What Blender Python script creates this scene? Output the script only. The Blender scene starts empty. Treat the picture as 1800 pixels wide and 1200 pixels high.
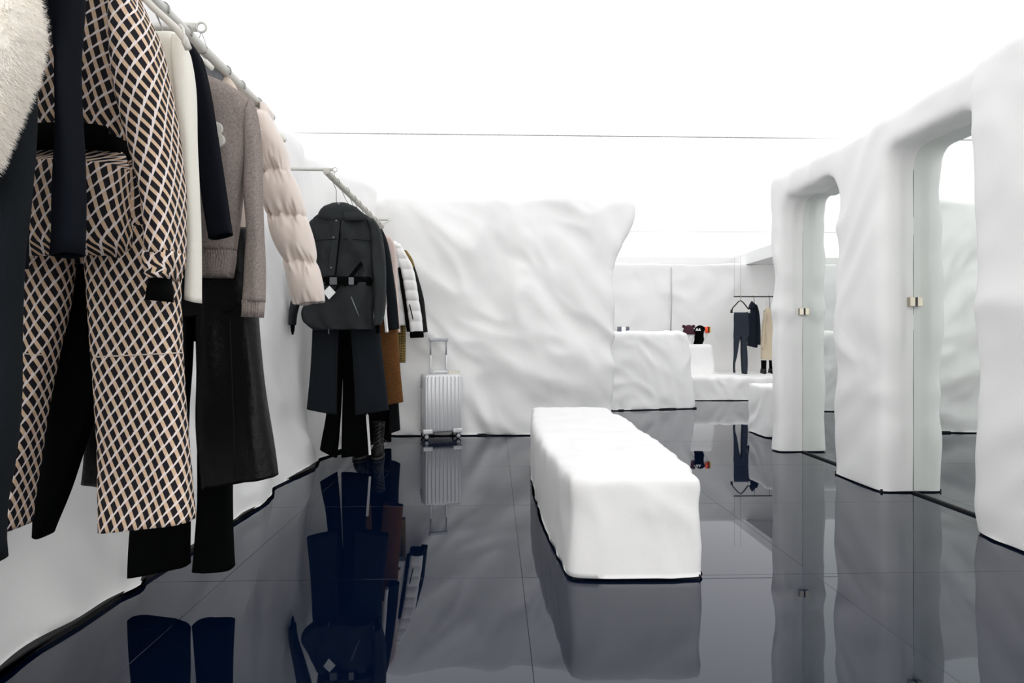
import bpy, bmesh, math, random
from mathutils import Vector, noise, Matrix

# ------------------------------------------------------------------ camera
H = 1.05            # lens height
F = 1000.0          # focal length in pixels of the 1800x1200 frame
CX, CY = 900.0, 595.0
YAW = 0.03
scene = bpy.context.scene
col = scene.collection
cd = bpy.data.cameras.new('camera'); cam = bpy.data.objects.new('camera', cd); col.objects.link(cam)
cd.sensor_fit = 'HORIZONTAL'; cd.sensor_width = 36.0; cd.lens = 36.0 * F / 1800.0
cd.shift_y = -5.0 / 1800.0
cd.clip_start = 0.02
cam.location = (0, 0, H); cam.rotation_euler = (math.pi / 2, 0, -YAW)
scene.camera = cam

# ------------------------------------------------------------------ world, light, exposure
w = bpy.data.worlds.new('world'); scene.world = w; w.use_nodes = True
w.node_tree.nodes['Background'].inputs['Color'].default_value = (1.0, 0.985, 0.96, 1)
w.node_tree.nodes['Background'].inputs['Strength'].default_value = 4.0    # fill light, comes in through the added window front behind the viewer
scene.view_settings.view_transform = 'Standard'
scene.view_settings.look = 'None'
scene.view_settings.gamma = 1.0
scene.view_settings.use_curve_mapping = False
scene.view_settings.exposure = 0.0
scene.cycles.max_bounces = 16; scene.cycles.diffuse_bounces = 12; scene.cycles.glossy_bounces = 8
CEIL_STRENGTH = 1.32     # the luminous stretch ceiling is the one lamp of the room

# ------------------------------------------------------------------ pixel helpers (a pixel and a real distance give a point)
RV = Vector((math.cos(YAW), -math.sin(YAW), 0)); DV = Vector((math.sin(YAW), math.cos(YAW), 0)); UP = Vector((0, 0, 1))
def ray(px, py): return DV + RV * ((px - CX) / F) + UP * ((CY - py) / F)
def at(px, py, Y):
    d = ray(px, py); return Vector((0, 0, H)) + d * (Y / d.y)
KS = 1.0            # depth factor of the rack in hand
def atk(px, py, Y): return at(px, py, Y * KS)
def fl(px, py):
    d = ray(px, py); p = Vector((0, 0, H)) + d * (-H / d.z); return p
def s(c): return tuple(((v / 255.0) / 12.92 if v <= 10 else (((v / 255.0) + .055) / 1.055) ** 2.4) for v in c)

# ------------------------------------------------------------------ materials
MATS = {}
def mat(name, colr, rough=.6, metal=0.0, spec=.5, sheen=0.0, var=0.0, vs=40.0, bump=0.0, bs=150.0, alpha=1.0, trans=0.0, coat=0.0, ior=1.5, stretch=(1, 1, 1)):
    m = bpy.data.materials.new(name); m.use_nodes = True; nt = m.node_tree; b = nt.nodes['Principled BSDF']
    b.inputs['Base Color'].default_value = (*colr, 1); b.inputs['Roughness'].default_value = rough
    b.inputs['Metallic'].default_value = metal; b.inputs['Specular IOR Level'].default_value = spec
    b.inputs['IOR'].default_value = ior
    b.inputs['Sheen Weight'].default_value = sheen; b.inputs['Coat Weight'].default_value = coat
    b.inputs['Transmission Weight'].default_value = trans
    tc = None
    if var or bump:
        tc = nt.nodes.new('ShaderNodeTexCoord'); mp = nt.nodes.new('ShaderNodeMapping'); mp.inputs['Scale'].default_value = stretch
        nt.links.new(tc.outputs['Object'], mp.inputs['Vector'])
    if var:
        n = nt.nodes.new('ShaderNodeTexNoise'); n.inputs['Scale'].default_value = vs; n.inputs['Detail'].default_value = 4
        r = nt.nodes.new('ShaderNodeValToRGB')
        r.color_ramp.elements[0].position = .3; r.color_ramp.elements[1].position = .7
        r.color_ramp.elements[0].color = (*[c * (1 - var) for c in colr], 1)
        r.color_ramp.elements[1].color = (*[min(1, c * (1 + var)) for c in colr], 1)
        nt.links.new(mp.outputs[0], n.inputs['Vector']); nt.links.new(n.outputs['Fac'], r.inputs['Fac']); nt.links.new(r.outputs['Color'], b.inputs['Base Color'])
    if bump:
        n2 = nt.nodes.new('ShaderNodeTexNoise'); n2.inputs['Scale'].default_value = bs; n2.inputs['Detail'].default_value = 3
        bp = nt.nodes.new('ShaderNodeBump'); bp.inputs['Strength'].default_value = bump; bp.inputs['Distance'].default_value = .01
        nt.links.new(mp.outputs[0], n2.inputs['Vector']); nt.links.new(n2.outputs['Fac'], bp.inputs['Height']); nt.links.new(bp.outputs[0], b.inputs['Normal'])
    MATS[name] = m
    return m

def emit(name, colr, st):
    m = bpy.data.materials.new(name); m.use_nodes = True; nt = m.node_tree; nt.nodes.clear()
    e = nt.nodes.new('ShaderNodeEmission'); e.inputs[0].default_value = (*colr, 1); e.inputs[1].default_value = st
    o = nt.nodes.new('ShaderNodeOutputMaterial'); nt.links.new(e.outputs[0], o.inputs[0]); MATS[name] = m; return m

mat('plaster', (.925, .922, .915), .6, spec=.25, bump=.10, bs=26.0)
mat('far_paint', (.88, .88, .875), .7, spec=.2)
mat('soffit_paint', (.55, .55, .54), .8)
mat('gap_black', (.004, .004, .005), .7)
fg = mat('floor_gloss', (.0009, .0042, .0160), .015, spec=.5, ior=1.66); fg.node_tree.nodes['Principled BSDF'].inputs['Specular Tint'].default_value = (.82, .87, 1.0, 1)
mat('grout', (.003, .005, .012), .3)
emit('ceiling_glow', (.985, .99, 1.0), CEIL_STRENGTH)
mat('ceiling_profile', (.86, .86, .87), .5)
mat('mirror', (.84, .875, .85), .0, metal=1.0)
mat('mirror_edge', (.03, .05, .045), .2)
mat('nickel', s((190, 182, 168)), .3, metal=1.0)
mat('black_metal', (.01, .01, .01), .4)
mat('rail_paint', s((205, 204, 198)), .38, spec=.5, metal=.15)
mat('rail_wrap', s((196, 194, 184)), .6, bump=.6, bs=120)
mat('wire', s((150, 150, 146)), .35, metal=.8)
mat('hanger_white', s((226, 224, 216)), .4)
mat('hanger_cream', s((232, 226, 206)), .4)
# cloth
def cloth(name, rgb, rough=.9, spec=.10, sheen=.0, var=.12, vs=300, bump=.12, bs=500, **k): return mat(name, s(rgb), rough, spec=spec, sheen=sheen, var=var, vs=vs, bump=bump, bs=bs, **k)
cloth('charcoal_wool', (25, 29, 33)); cloth('navy_jersey', (14, 18, 26)); cloth('navy_dark', (10, 14, 22)); cloth('black_cloth', (6, 7, 7), spec=.05)
cloth('shell_charcoal', (42, 45, 47), rough=.75, spec=.15); cloth('trouser_charcoal', (26, 30, 35))
cloth('ivory', (244, 241, 230), var=.04); cloth('taupe_knit', (152, 141, 135), var=.22, vs=130, bump=.5, bs=220)
cloth('grey_felt', (120, 121, 126), var=.2, vs=200); cloth('beige_cloth', (214, 198, 184)); cloth('pink_beige', (214, 196, 188))
mat('satin_beige', s((219, 205, 195)), .34, spec=.5, sheen=.15, bump=.05, bs=60)
mat('leather_black', s((9, 9, 10)), .45, spec=.22, bump=.35, bs=45)
mat('fur', s((243, 238, 230)), .9, sheen=.3, var=.06, vs=60)
cloth('brown_suede', (104, 70, 40), var=.2, vs=60); cloth('white_quilt', (242, 242, 241), rough=.5, var=.02); cloth('dark_green', (34, 36, 35)); cloth('olive_gold', (120, 102, 62))
cloth('dark_grey', (22, 23, 25)); mat('white_trim', s((245, 245, 245)), .5); mat('tag_white', s((238, 238, 238)), .5); mat('tag_beige', s((222, 218, 205)), .6)
cloth('slate_legging', (50, 56, 66)); cloth('slate_navy', (32, 37, 48)); cloth('sand_coat', (214, 200, 176)); cloth('burgundy_knit', (72, 44, 54), vs=120)
mat('snap_metal', s((120, 124, 127)), .4, metal=.5); mat('buckle', s((92, 95, 98)), .45)
mat('goggle_orange', s((255, 84, 20)), .1, coat=.6); mat('goggle_yellow', s((245, 200, 50)), .4); mat('goggle_dark', s((70, 12, 16)), .3)
mat('alu', s((232, 233, 235)), .38, metal=.35); mat('alu_dark', s((172, 174, 178)), .4, metal=.7); mat('rubber', (.012, .012, .013), .6); mat('wheel_hub', s((205, 207, 210)), .4)
mat('boot_leather', s((13, 13, 14)), .5, spec=.2, bump=.2, bs=60); mat('lace', s((70, 70, 70)), .7); mat('head_white', s((240, 240, 240)), .5)
mat('grey_lens', s((95, 98, 112)), .25); mat('knit_letter', s((236, 232, 224)), .95, bump=.6, bs=300)

def pattern(name):
    m = bpy.data.materials.new(name); m.use_nodes = True; nt = m.node_tree; b = nt.nodes['Principled BSDF']; L = nt.links.new
    b.inputs['Roughness'].default_value = .75; b.inputs['Specular IOR Level'].default_value = .25
    uv = nt.nodes.new('ShaderNodeUVMap'); sp = nt.nodes.new('ShaderNodeSeparateXYZ'); L(uv.outputs[0], sp.inputs[0])
    def mth(op, a, c=None):
        n = nt.nodes.new('ShaderNodeMath'); n.operation = op
        for i, v in enumerate((a, c)):
            if v is None: continue
            if isinstance(v, (int, float)): n.inputs[i].default_value = v
            else: L(v, n.inputs[i])
        return n.outputs[0]
    X, Z = sp.outputs[0], sp.outputs[1]
    a = mth('FRACT', mth('MULTIPLY', mth('ADD', X, mth('MULTIPLY', Z, 1 / 2.75)), 1 / .0222))
    bq = mth('FRACT', mth('MULTIPLY', mth('SUBTRACT', Z, mth('MULTIPLY', X, 1.05)), 1 / .0335))
    tan = mth('GREATER_THAN', a, .60)
    wedge = mth('ADD', mth('MULTIPLY', a, .16), .14)
    pale = mth('LESS_THAN', bq, wedge)
    m1 = nt.nodes.new('ShaderNodeMix'); m1.data_type = 'RGBA'; m2 = nt.nodes.new('ShaderNodeMix'); m2.data_type = 'RGBA'
    m1.inputs['A'].default_value = (*s((24, 21, 28)), 1); m1.inputs['B'].default_value = (*s((222, 192, 162)), 1); L(tan, m1.inputs['Factor'])
    L(m1.outputs['Result'], m2.inputs['A']); m2.inputs['B'].default_value = (*s((238, 226, 222)), 1); L(pale, m2.inputs['Factor'])
    L(m2.outputs['Result'], b.inputs['Base Color']); MATS[name] = m
pattern('lattice_print')
def dots(name):
    m = mat(name, s((150, 126, 74)), .85, spec=.2); nt = m.node_tree; b = nt.nodes['Principled BSDF']
    uv = nt.nodes.new('ShaderNodeUVMap'); v = nt.nodes.new('ShaderNodeTexVoronoi'); v.inputs['Scale'].default_value = 70; v.inputs['Randomness'].default_value = .15
    r = nt.nodes.new('ShaderNodeValToRGB'); r.color_ramp.interpolation = 'CONSTANT'
    r.color_ramp.elements[0].color = (*s((52, 44, 28)), 1); r.color_ramp.elements[1].color = (*s((168, 142, 84)), 1); r.color_ramp.elements[1].position = .42
    nt.links.new(uv.outputs[0], v.inputs['Vector']); nt.links.new(v.outputs['Distance'], r.inputs[0]); nt.links.new(r.outputs[0], b.inputs['Base Color'])
dots('olive_print')

# ------------------------------------------------------------------ object helpers
def setp(o, label=None, cat=None, group=None, kind=None):
    for k, v in (('label', label), ('category', cat), ('group', group), ('kind', kind)):
        if v: o[k] = v
    return o
def thing(name, label, cat, loc, group=None, kind=None):
    o = bpy.data.objects.new(name, None); col.objects.link(o); o.location = loc; o.empty_display_size = .05
    return setp(o, label, cat, group, kind)
def origin(p):
    v = Vector((0, 0, 0))
    while p is not None: v = v + p.location; p = p.parent
    return v
def obj(name, verts, faces, m, parent=None, smooth=True, uvs=None, label=None):
    o0 = origin(parent)
    me = bpy.data.meshes.new(name); me.from_pydata([tuple(Vector(v) - o0) for v in verts], [], faces)
    if smooth: me.polygons.foreach_set('use_smooth', [True] * len(me.polygons))
    if uvs:
        ul = me.uv_layers.new(name='UVMap')
        for p in me.polygons:
            for li in p.loop_indices: ul.data[li].uv = uvs[p.index][li - p.loop_start]
    me.materials.append(MATS[m]); me.update()
    o = bpy.data.objects.new(name, me); col.objects.link(o); o.parent = parent
    if label: o['label'] = label
    return o
def bm_obj(name, bm, m, parent=None, smooth=True, label=None):
    bmesh.ops.recalc_face_normals(bm, faces=bm.faces)
    vs = [v.co.copy() for v in bm.verts]; bm.verts.index_update()
    fs = [[v.index for v in f.verts] for f in bm.faces]; bm.free()
    return obj(name, vs, fs, m, parent, smooth, label=label)
def box(name, c, d, m, parent=None, bevel=.0, seg=2, rot=None, label=None, smooth=False):
    bm = bmesh.new(); bmesh.ops.create_cube(bm, size=1)
    for v in bm.verts: v.co = Vector((v.co.x * d[0], v.co.y * d[1], v.co.z * d[2]))
    if bevel: bmesh.ops.bevel(bm, geom=bm.edges[:], offset=bevel, segments=seg, profile=.5, affect='EDGES')
    if rot is not None: bmesh.ops.transform(bm, matrix=rot, verts=bm.verts)
    for v in bm.verts: v.co += Vector(c)
    return bm_obj(name, bm, m, parent, smooth, label)
def tube_geo(pts, r, n=10, closed=False):
    pts = [Vector(p) for p in pts]; N = len(pts); V = []; Fc = []
    rr = r if isinstance(r, (list, tuple)) else [r] * N
    prev = None
    for i, p in enumerate(pts):
        if closed: t = pts[(i + 1) % N] - pts[i - 1]
        else: t = pts[min(i + 1, N - 1)] - pts[max(i - 1, 0)]
        t.normalize()
        if prev is None: a = t.orthogonal().normalized()
        else:
            a = prev - t * prev.dot(t); a.normalize()
        prev = a; b = t.cross(a)
        for k in range(n):
            an = 2 * math.pi * k / n; V.append(p + (a * math.cos(an) + b * math.sin(an)) * rr[i])
    M_ = N if closed else N - 1
    for i in range(M_):
        j = (i + 1) % N
        for k in range(n): Fc.append((i * n + k, i * n + (k + 1) % n, j * n + (k + 1) % n, j * n + k))
    if not closed: Fc.append(tuple(range(n - 1, -1, -1))); Fc.append(tuple((N - 1) * n + k for k in range(n)))
    return V, Fc
def tube(name, pts, r, m, parent=None, n=10, closed=False, label=None):
    V, Fc = tube_geo(pts, r, n, closed); return obj(name, V, Fc, m, parent, label=label)
def ringpts(c, r, axis_a, axis_b, n=24, a0=0, a1=2 * math.pi, closed=True):
    c = Vector(c); A = Vector(axis_a); B = Vector(axis_b)
    k = n if closed else n + 1
    return [c + A * (r * math.cos(a0 + (a1 - a0) * i / n)) + B * (r * math.sin(a0 + (a1 - a0) * i / n)) for i in range(k)]
def plate(name, poly, y0, y1, m, parent=None, label=None):
    """polygon of (x,z) with a thickness along y"""
    y0 *= KS; y1 *= KS; n = len(poly); V = [Vector((x, y0, z)) for x, z in poly] + [Vector((x, y1, z)) for x, z in poly]
    Fc = [tuple(range(n)), tuple(range(2 * n - 1, n - 1, -1))] + [(i, i + n, (i + 1) % n + n, (i + 1) % n) for i in range(n)]
    return obj(name, V, Fc, m, parent, smooth=False, label=label)

# ------------------------------------------------------------------ plaster rock
def rdisp(p, seed, sc=1.0):
    o = Vector((seed * 7.13, seed * 3.7, seed * 5.9))
    hc = p.x + p.y; al = hc * .77 - p.z * .64; ac = hc * .64 + p.z * .77
    q = Vector((al * .68, ac * 1.3, (p.x - p.y) * .7)) * sc + o
    wv = Vector((noise.noise(q * 1.1), noise.noise(q * 1.1 + Vector((9, 2, 4))), noise.noise(q * 1.1 + Vector((3, 8, 1))))) * .75
    a = noise.noise(q * 1.0 + wv)
    n1_ = noise.noise(q * 1.35 + wv * 1.3 + Vector((5, 5, 5)))
    b = 1 - 2.4 * math.sqrt(n1_ * n1_ + .004)
    n2_ = noise.noise(q * 2.7 + wv * 1.6 + Vector((1, 7, 3)))
    c = .5 - 1.6 * math.sqrt(n2_ * n2_ + .01)
    d = noise.noise(q * 6.0 + wv)
    return a * .45 + b * .38 + c * .26 + d * .06
def prism_geo(foot, z0, z1, top=None):
    n = len(foot); top = top or foot
    V = [Vector((x, y, z0)) for x, y in foot] + [Vector((x, y, z1)) for x, y in top]
    Fc = [tuple(range(n - 1, -1, -1)), tuple(range(n, 2 * n))] + [(i, (i + 1) % n, n + (i + 1) % n, n + i) for i in range(n)]
    return V, Fc
def rock(name, solids, voxel, smooth_it, amp, seed, zb, parent=None, sc=1.0, keep=None, label=None, m='plaster', fine=1.0):
    V, Fc = [], []
    for v, f in solids:
        k = len(V); V += v; Fc += [tuple(i + k for i in t) for t in f]
    me = bpy.data.meshes.new('tmp'); me.from_pydata([tuple(v) for v in V], [], Fc); me.update()
    bm = bmesh.new(); bm.from_mesh(me); bmesh.ops.recalc_face_normals(bm, faces=bm.faces); bm.to_mesh(me); bm.free()
    t = bpy.data.objects.new('tmp', me); col.objects.link(t)
    r = t.modifiers.new('r', 'REMESH'); r.mode = 'VOXEL'; r.voxel_size = voxel; r.adaptivity = 0
    sm = t.modifiers.new('s', 'SMOOTH'); sm.factor = .5; sm.iterations = smooth_it
    dg = bpy.context.evaluated_depsgraph_get(); m2 = bpy.data.meshes.new_from_object(t.evaluated_get(dg))
    bpy.data.objects.remove(t); bpy.data.meshes.remove(me)
    nv = []
    for v in m2.vertices:
        p = v.co.copy()
        k = 1.0 if keep is None else keep(p)
        p = p + v.normal * (amp * k * rdisp(p, seed, sc))
        if p.z < zb: p.z = zb
        nv.append(p)
    o0 = origin(parent)
    co = [c for p in nv for c in (p - o0)]
    m2.vertices.foreach_set('co', co); m2.polygons.foreach_set('use_smooth', [True] * len(m2.polygons)); m2.update()
    m2.materials.clear(); m2.materials.append(MATS[m]); m2.name = name
    o = bpy.data.objects.new(name, m2); col.objects.link(o); o.parent = parent
    if label: o['label'] = label
    return o
def shrink(foot, d):
    n = len(foot); c = Vector((sum(p[0] for p in foot) / n, sum(p[1] for p in foot) / n)); out = []
    for i in range(n):
        p0 = Vector(foot[i - 1]); p = Vector(foot[i]); p1 = Vector(foot[(i + 1) % n])
        e0 = (p - p0).normalized(); e1 = (p1 - p).normalized()
        nn = Vector((-e0.y - e1.y, e0.x + e1.x)).normalized()
        out.append((p.x + nn.x * d, p.y + nn.y * d))
    return out
def ccw(foot):
    a = sum(foot[i - 1][0] * foot[i][1] - foot[i][0] * foot[i - 1][1] for i in range(len(foot)))
    return foot if a > 0 else foot[::-1]

# ================================================================== THE SETTING
# floor: big polished tiles on a slab
fo = obj('floor', *prism_geo([(-3.2, -3.2), (7.2, -3.2), (7.2, 12.2), (-3.2, 12.2)], -.12, -.02), 'grout', smooth=False)
setp(fo, 'glossy navy blue tiled floor mirroring the whole shop', 'floor', kind='structure')
random.seed(4)
TX, TY = 1.30, 1.085
xs = [0.12 + TX * i for i in range(-3, 7)]; ys = [2.50 + TY * j for j in range(-6, 10)]
tile_me = None
for i in xs:
    for j in ys:
        if i > 7 or j > 11.9 or i < -3.5: continue
        if tile_me is None:
            g = .0007; bm = bmesh.new(); bmesh.ops.create_cube(bm, size=1)
            for v in bm.verts: v.co = Vector((v.co.x * (TX - 2 * g), v.co.y * (TY - 2 * g), v.co.z * .02 - .01))
            bmesh.ops.bevel(bm, geom=[e for e in bm.edges if all(v.co.z > -.005 for v in e.verts)], offset=.0006, segments=1, affect='EDGES')
            tile_me = bpy.data.meshes.new('floor_tile'); bm.to_mesh(tile_me); bm.free(); tile_me.materials.append(MATS['floor_gloss'])
        t = bpy.data.objects.new('floor_tile', tile_me); col.objects.link(t); t.parent = fo
        t.location = (i + TX / 2, j + TY / 2, 0)
        t.rotation_euler = (random.uniform(-1, 1) * .0004, random.uniform(-1, 1) * .0004, 0)

# ceiling: luminous membrane in wide bays
ZC = 2.74
ce = obj('ceiling', *prism_geo([(-3.2, -3.2), (7.2, -3.2), (7.2, 12.2), (-3.2, 12.2)], ZC + .04, ZC + .1), 'far_paint', smooth=False)
setp(ce, 'bright white luminous ceiling of wide stretched panels', 'ceiling', kind='structure')
seams = [-3.1, .52, 4.72, 8.9, 12.1]
for a, b in zip(seams[:-1], seams[1:]):
    obj('ceiling_panel', *prism_geo([(-3.1, a + .011), (7.1, a + .011), (7.1, b - .011), (-3.1, b - .011)], ZC, ZC + .03), 'ceiling_glow', ce, smooth=False)
for q in seams[1:-1]:
    obj('ceiling_profile', *prism_geo([(-3.1, q - .011), (7.1, q - .011), (7.1, q + .011), (-3.1, q + .011)], ZC - .002, ZC + .03), 'ceiling_profile', ce, smooth=False)

# outer shell
for nm, c, d, lab in (('wall_rear', (2, -3.05, .10), (10.4, .1, .20), 'low white wall under the added window front behind the viewer'),
                      ('wall_right_outer', (7.05, 4.5, 1.37), (.1, 15.2, 2.8), 'plain white outer wall far to the right'),
                      ('wall_left_outer', (-2.4, 4.5, 1.37), (.1, 15.2, 2.8), 'plain white outer wall behind the left plaster wall'),
                      ('wall_far_outer', (2, 11.75, 1.37), (10.4, .1, 2.8), 'plain white wall rising behind the far plaster wall')):
    setp(box(nm, c, d, 'far_paint'), lab, 'wall', kind='structure')

# added window front behind the viewer: lets in fill for the lower walls
gm = bpy.data.materials.new('fill_glass'); gm.use_nodes = True; gn = gm.node_tree; gn.nodes.clear()
g_t = gn.nodes.new('ShaderNodeBsdfTransparent'); g_g = gn.nodes.new('ShaderNodeBsdfGlossy'); g_g.inputs['Roughness'].default_value = 0.0
g_m = gn.nodes.new('ShaderNodeMixShader'); g_m.inputs[0].default_value = .06; g_o = gn.nodes.new('ShaderNodeOutputMaterial')
gn.links.new(g_t.outputs[0], g_m.inputs[1]); gn.links.new(g_g.outputs[0], g_m.inputs[2]); gn.links.new(g_m.outputs[0], g_o.inputs[0]); MATS['fill_glass'] = gm
wn = setp(thing('fill_window', None, None, (2, -3.05, .2)), 'added window front behind the viewer for fill light', 'window', kind='structure')
for k in range(6):
    x0_ = -2.35 + k * 1.575
    box('pane', (x0_ + .7875, -3.05, 1.47), (1.515, .012, 2.50), 'fill_glass', wn)
    box('fill_mullion', (x0_, -3.05, 1.47), (.06, .08, 2.54), 'alu_dark', wn)
box('fill_mullion', (7.08, -3.05, 1.47), (.06, .08, 2.54), 'alu_dark', wn)

# left plaster wall with its uneven foot
lp = [fl(*p) for p in ((60, 1150), (145, 1100), (275, 1012), (345, 968), (412, 922), (470, 884), (480, 860), (520, 840), (556, 824), (562, 808), (605, 792), (650, 780), (690, 768))]
foot = [(-1.50, -3.0), (-1.52, 0.4)] + [(p.x, p.y) for p in lp] + [(-1.3, 6.3), (-1.45, 6.9), (-2.05, 6.9), (-2.05, -3.0)]
foot = ccw(foot)
top = [(x - .06 if x > -2.0 else x, y) for x, y in foot]
mid = [(x - .12 if x > -2.0 else x, y) for x, y in foot]
top = [(x - .17 if x > -2.0 else x, y) for x, y in foot]
wl = rock('wall_left', [prism_geo(foot, -.2, .62, mid), prism_geo(mid, .55, 2.685, top)], .032, 10, .075, 3, .013)
setp(wl, 'white sculpted plaster wall along the left behind the clothes rails', 'wall', kind='structure')
obj('base_strip', *prism_geo(shrink(foot, .012), 0, .02), 'gap_black', wl, smooth=False)

# back plaster wall with the overhanging right end
b0, b1 = fl(690, 768), fl(930, 765)
yb = b1.y
xr0 = at(1080, 700, yb).x; xr1 = at(1104, 400, yb).x
fb = [(-2.0, yb + .5), (-1.06, yb - .005), (b1.x, yb), (xr0, yb + .02), (xr0, yb + .4), (-.9, yb + .45), (-2.0, yb + .8)]
tb = [(-2.0, yb + .62), (-1.06, yb + .13), (b1.x, yb + .14), (xr0 - .02, yb + .14), (xr0 - .02, yb + .45), (-.9, yb + .5), (-2.0, yb + .85)]
zt = 2.63
def xzprism(pts, ya, yb_):
    n = len(pts); V = [Vector((x, ya, z)) for x, z in pts] + [Vector((x, yb_, z)) for x, z in pts]
    return V, [tuple(range(n)), tuple(range(2 * n - 1, n - 1, -1))] + [(i, i + n, (i + 1) % n + n, (i + 1) % n) for i in range(n)]
xo = at(1112, 380, yb + .15).x - xr0
over = xzprism([(xr0 - .5, 1.3), (xr0 + .0, 1.3), (xr0 + .0, 1.75), (xr0 + .03, 1.95), (xr0 + .09, 2.12), (xr0 + xo * .75, 2.26), (xr0 + xo, 2.40), (xr0 + xo, 2.52), (xr0 + xo - .05, 2.61), (xr0 - .5, zt)], yb + .12, yb + .42)
wb = rock('wall_back', [prism_geo(fb, -.2, zt, tb), over], .028, 12, .095, 11, .012, sc=1.0)
setp(wb, 'white rippled plaster wall behind the suitcase with overhanging top corner', 'wall', kind='structure')
obj('base_strip', *prism_geo(shrink(ccw(fb), .012), 0, .02), 'gap_black', wb, smooth=False)

# right plaster wall: three piers under one lintel
XM = 2.85
def yX(px, X):      # Y where the plane x=X shows at column px
    d = ray(px, 600); return X / d.x * d.y
y2, y1 = yX(1605, XM), yX(1411, XM)
XF = XM - .21
n1, n2 = yX(1470, XF + .02), 3.02
yend = yX(1358, XF)
def bx(x0, x1, ya, yb_, z0, z1): return prism_geo([(x0, ya), (x1, ya), (x1, yb_), (x0, yb_)], z0, z1)
ZL = 2.345
piers = [bx(XF - .04, 3.45, -3.0, n2, -.2, 2.555), bx(XF, 3.45, y2, n1, -.2, 2.555), bx(XF - .01, 3.45, y1, yend, -.2, 2.555), bx(XF, 3.45, 2.6, yend, ZL, 2.555)]
# arch shoulders
def shoulder(yc, sgn, r=.16):
    pts = [(yc, ZL), (yc, ZL - r)] + [(yc + sgn * (r - r * math.cos(a)), ZL - r + r * math.sin(a)) for a in [math.pi / 2 * k / 6 for k in range(1, 6)]] + [(yc + sgn * r, ZL)]
    n = len(pts); V = [Vector((XF + .02, y, z + .02)) for y, z in pts] + [Vector((3.4, y, z + .02)) for y, z in pts]
    return V, [tuple(range(n)), tuple(range(2 * n - 1, n - 1, -1))] + [(i, i + n, (i + 1) % n + n, (i + 1) % n) for i in range(n)]
piers += [shoulder(y2, -1), shoulder(n2, 1, .2), shoulder(y1, -1, .2), shoulder(n1, 1, .22)]
def keepr(p):
    k = 1.0
    for yy in (y2, y1):
        if p.x > XM - .09: k = min(k, max(.12, abs(p.y - yy) / .3 - .1))
    return min(1, k)
wr = rock('wall_right', piers, .028, 14, .06, 23, .010, keep=keepr, sc=1.0)
setp(wr, 'white sculpted plaster wall on the right with two arched mirror recesses', 'wall', kind='structure')
for ya, yb_ in ((-3.0, n2), (y2 + .015, n1 - .015), (y1 + .015, yend - .02)):
    obj('base_strip', *prism_geo([(XF + .0, ya), (3.4, ya), (3.4, yb_), (XF + .0, yb_)], 0, .02), 'gap_black', wr, smooth=False)
for k, (ya, yb_, lab) in enumerate(((n2 - .1, y2 + .012, 'tall arched mirror door in the nearer recess of the right wall'), (n1 - .1, y1 + .012, 'narrow arched mirror door in the farther recess of the right wall'))):
    ye = yb_ - .012
    md = thing('mirror_door', lab, 'mirror', (XM, (ya + yb_) / 2, 0))
    box('pane', (XM + .004, (ya + yb_) / 2, (ZL + .1 + .012) / 2), (.008, yb_ - ya, ZL + .1 - .012), 'mirror', md)
    box('edge_seal', (XM + .001, ye, (ZL + .012) / 2), (.004, .006, ZL - .02), 'mirror_edge', md)
    box('bottom_seal', (XM - .004, (ya + ye) / 2, .006), (.018, ye - ya, .012), 'gap_black', md)
    kn = box('latch', (XM - .026, ye - .012, 1.30), (.036, .042, .062), 'nickel', md, bevel=.002, label='brushed nickel latch')
    box('latch_plate', (XM - .004, ye - .012, 1.30), (.009, .040, .060), 'black_metal', kn)

# far room
rp0, rp1 = fl(1085, 722), fl(1226, 718)
dx = (rp1 - rp0); ext = rp0 - dx * 1.0
cf = ccw([(ext.x, ext.y), (rp1.x, rp1.y), (rp1.x - .05, rp1.y + .7), (ext.x, ext.y + .7)])
ct = ccw([(ext.x, ext.y + .05), (rp1.x - .12, rp1.y + .05), (rp1.x - .18, rp1.y + .6), (ext.x, ext.y + .6)])
counter = rock('sales_counter', [prism_geo(cf, -.2, 1.15, ct)], .035, 6, .05, 31, .012, sc=1.6)
setp(counter, 'tall white plaster counter right of the back wall', 'counter')
obj('base_strip', *prism_geo(shrink(cf, .012), 0, .02), 'gap_black', counter, smooth=False)
pa, pb = at(1200, 600, 9.98), at(1264, 640, 9.98)
pf = [(pa.x, 9.98), (pb.x, 9.98), (pb.x + .05, 10.35), (pa.x, 10.35)]
plinth = rock('display_plinth', [prism_geo(pf, -.2, .94, [(pa.x, 10.0), (pb.x - .12, 10.0), (pb.x - .08, 10.33), (pa.x, 10.33)])], .035, 5, .04, 37, .012, sc=1.6)
setp(plinth, 'white plaster plinth carrying the two hat display heads', 'plinth')
la, lb = fl(1215, 704), fl(1345, 704)
lf = [(la.x - .4, la.y), (6.4, lb.y), (6.4, 10.85), (pb.x + .07, 10.85), (pb.x + .07, 9.96), (la.x - .4, 9.96)]
ledge = rock('display_ledge', [prism_geo(lf, -.2, .40)], .035, 6, .06, 41, .012, sc=1.5)
setp(ledge, 'low white plaster ledge along the far wall under hanging clothes', 'ledge')
obj('base_strip', *prism_geo(shrink(ccw(lf), .012), 0, .02), 'gap_black', ledge, smooth=False)
wf = rock('wall_far', [prism_geo([(-1, 10.95), (6.9, 10.95), (6.9, 11.3), (-1, 11.3)], -.2, 2.5)], .05, 5, .06, 43, .012, sc=.9)
setp(wf, 'white plaster wall at the far end of the shop', 'wall', kind='structure')
jp = at(1180, 470, 10.9); jb = at(1179, 588, 10.9)
tube('panel_joint', [jp, (jp + jb) / 2 + Vector((.01, 0, 0)), jb], .012, 'soffit_paint', wf, n=6)
xs0 = at(1310, 464, 11).x
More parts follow.
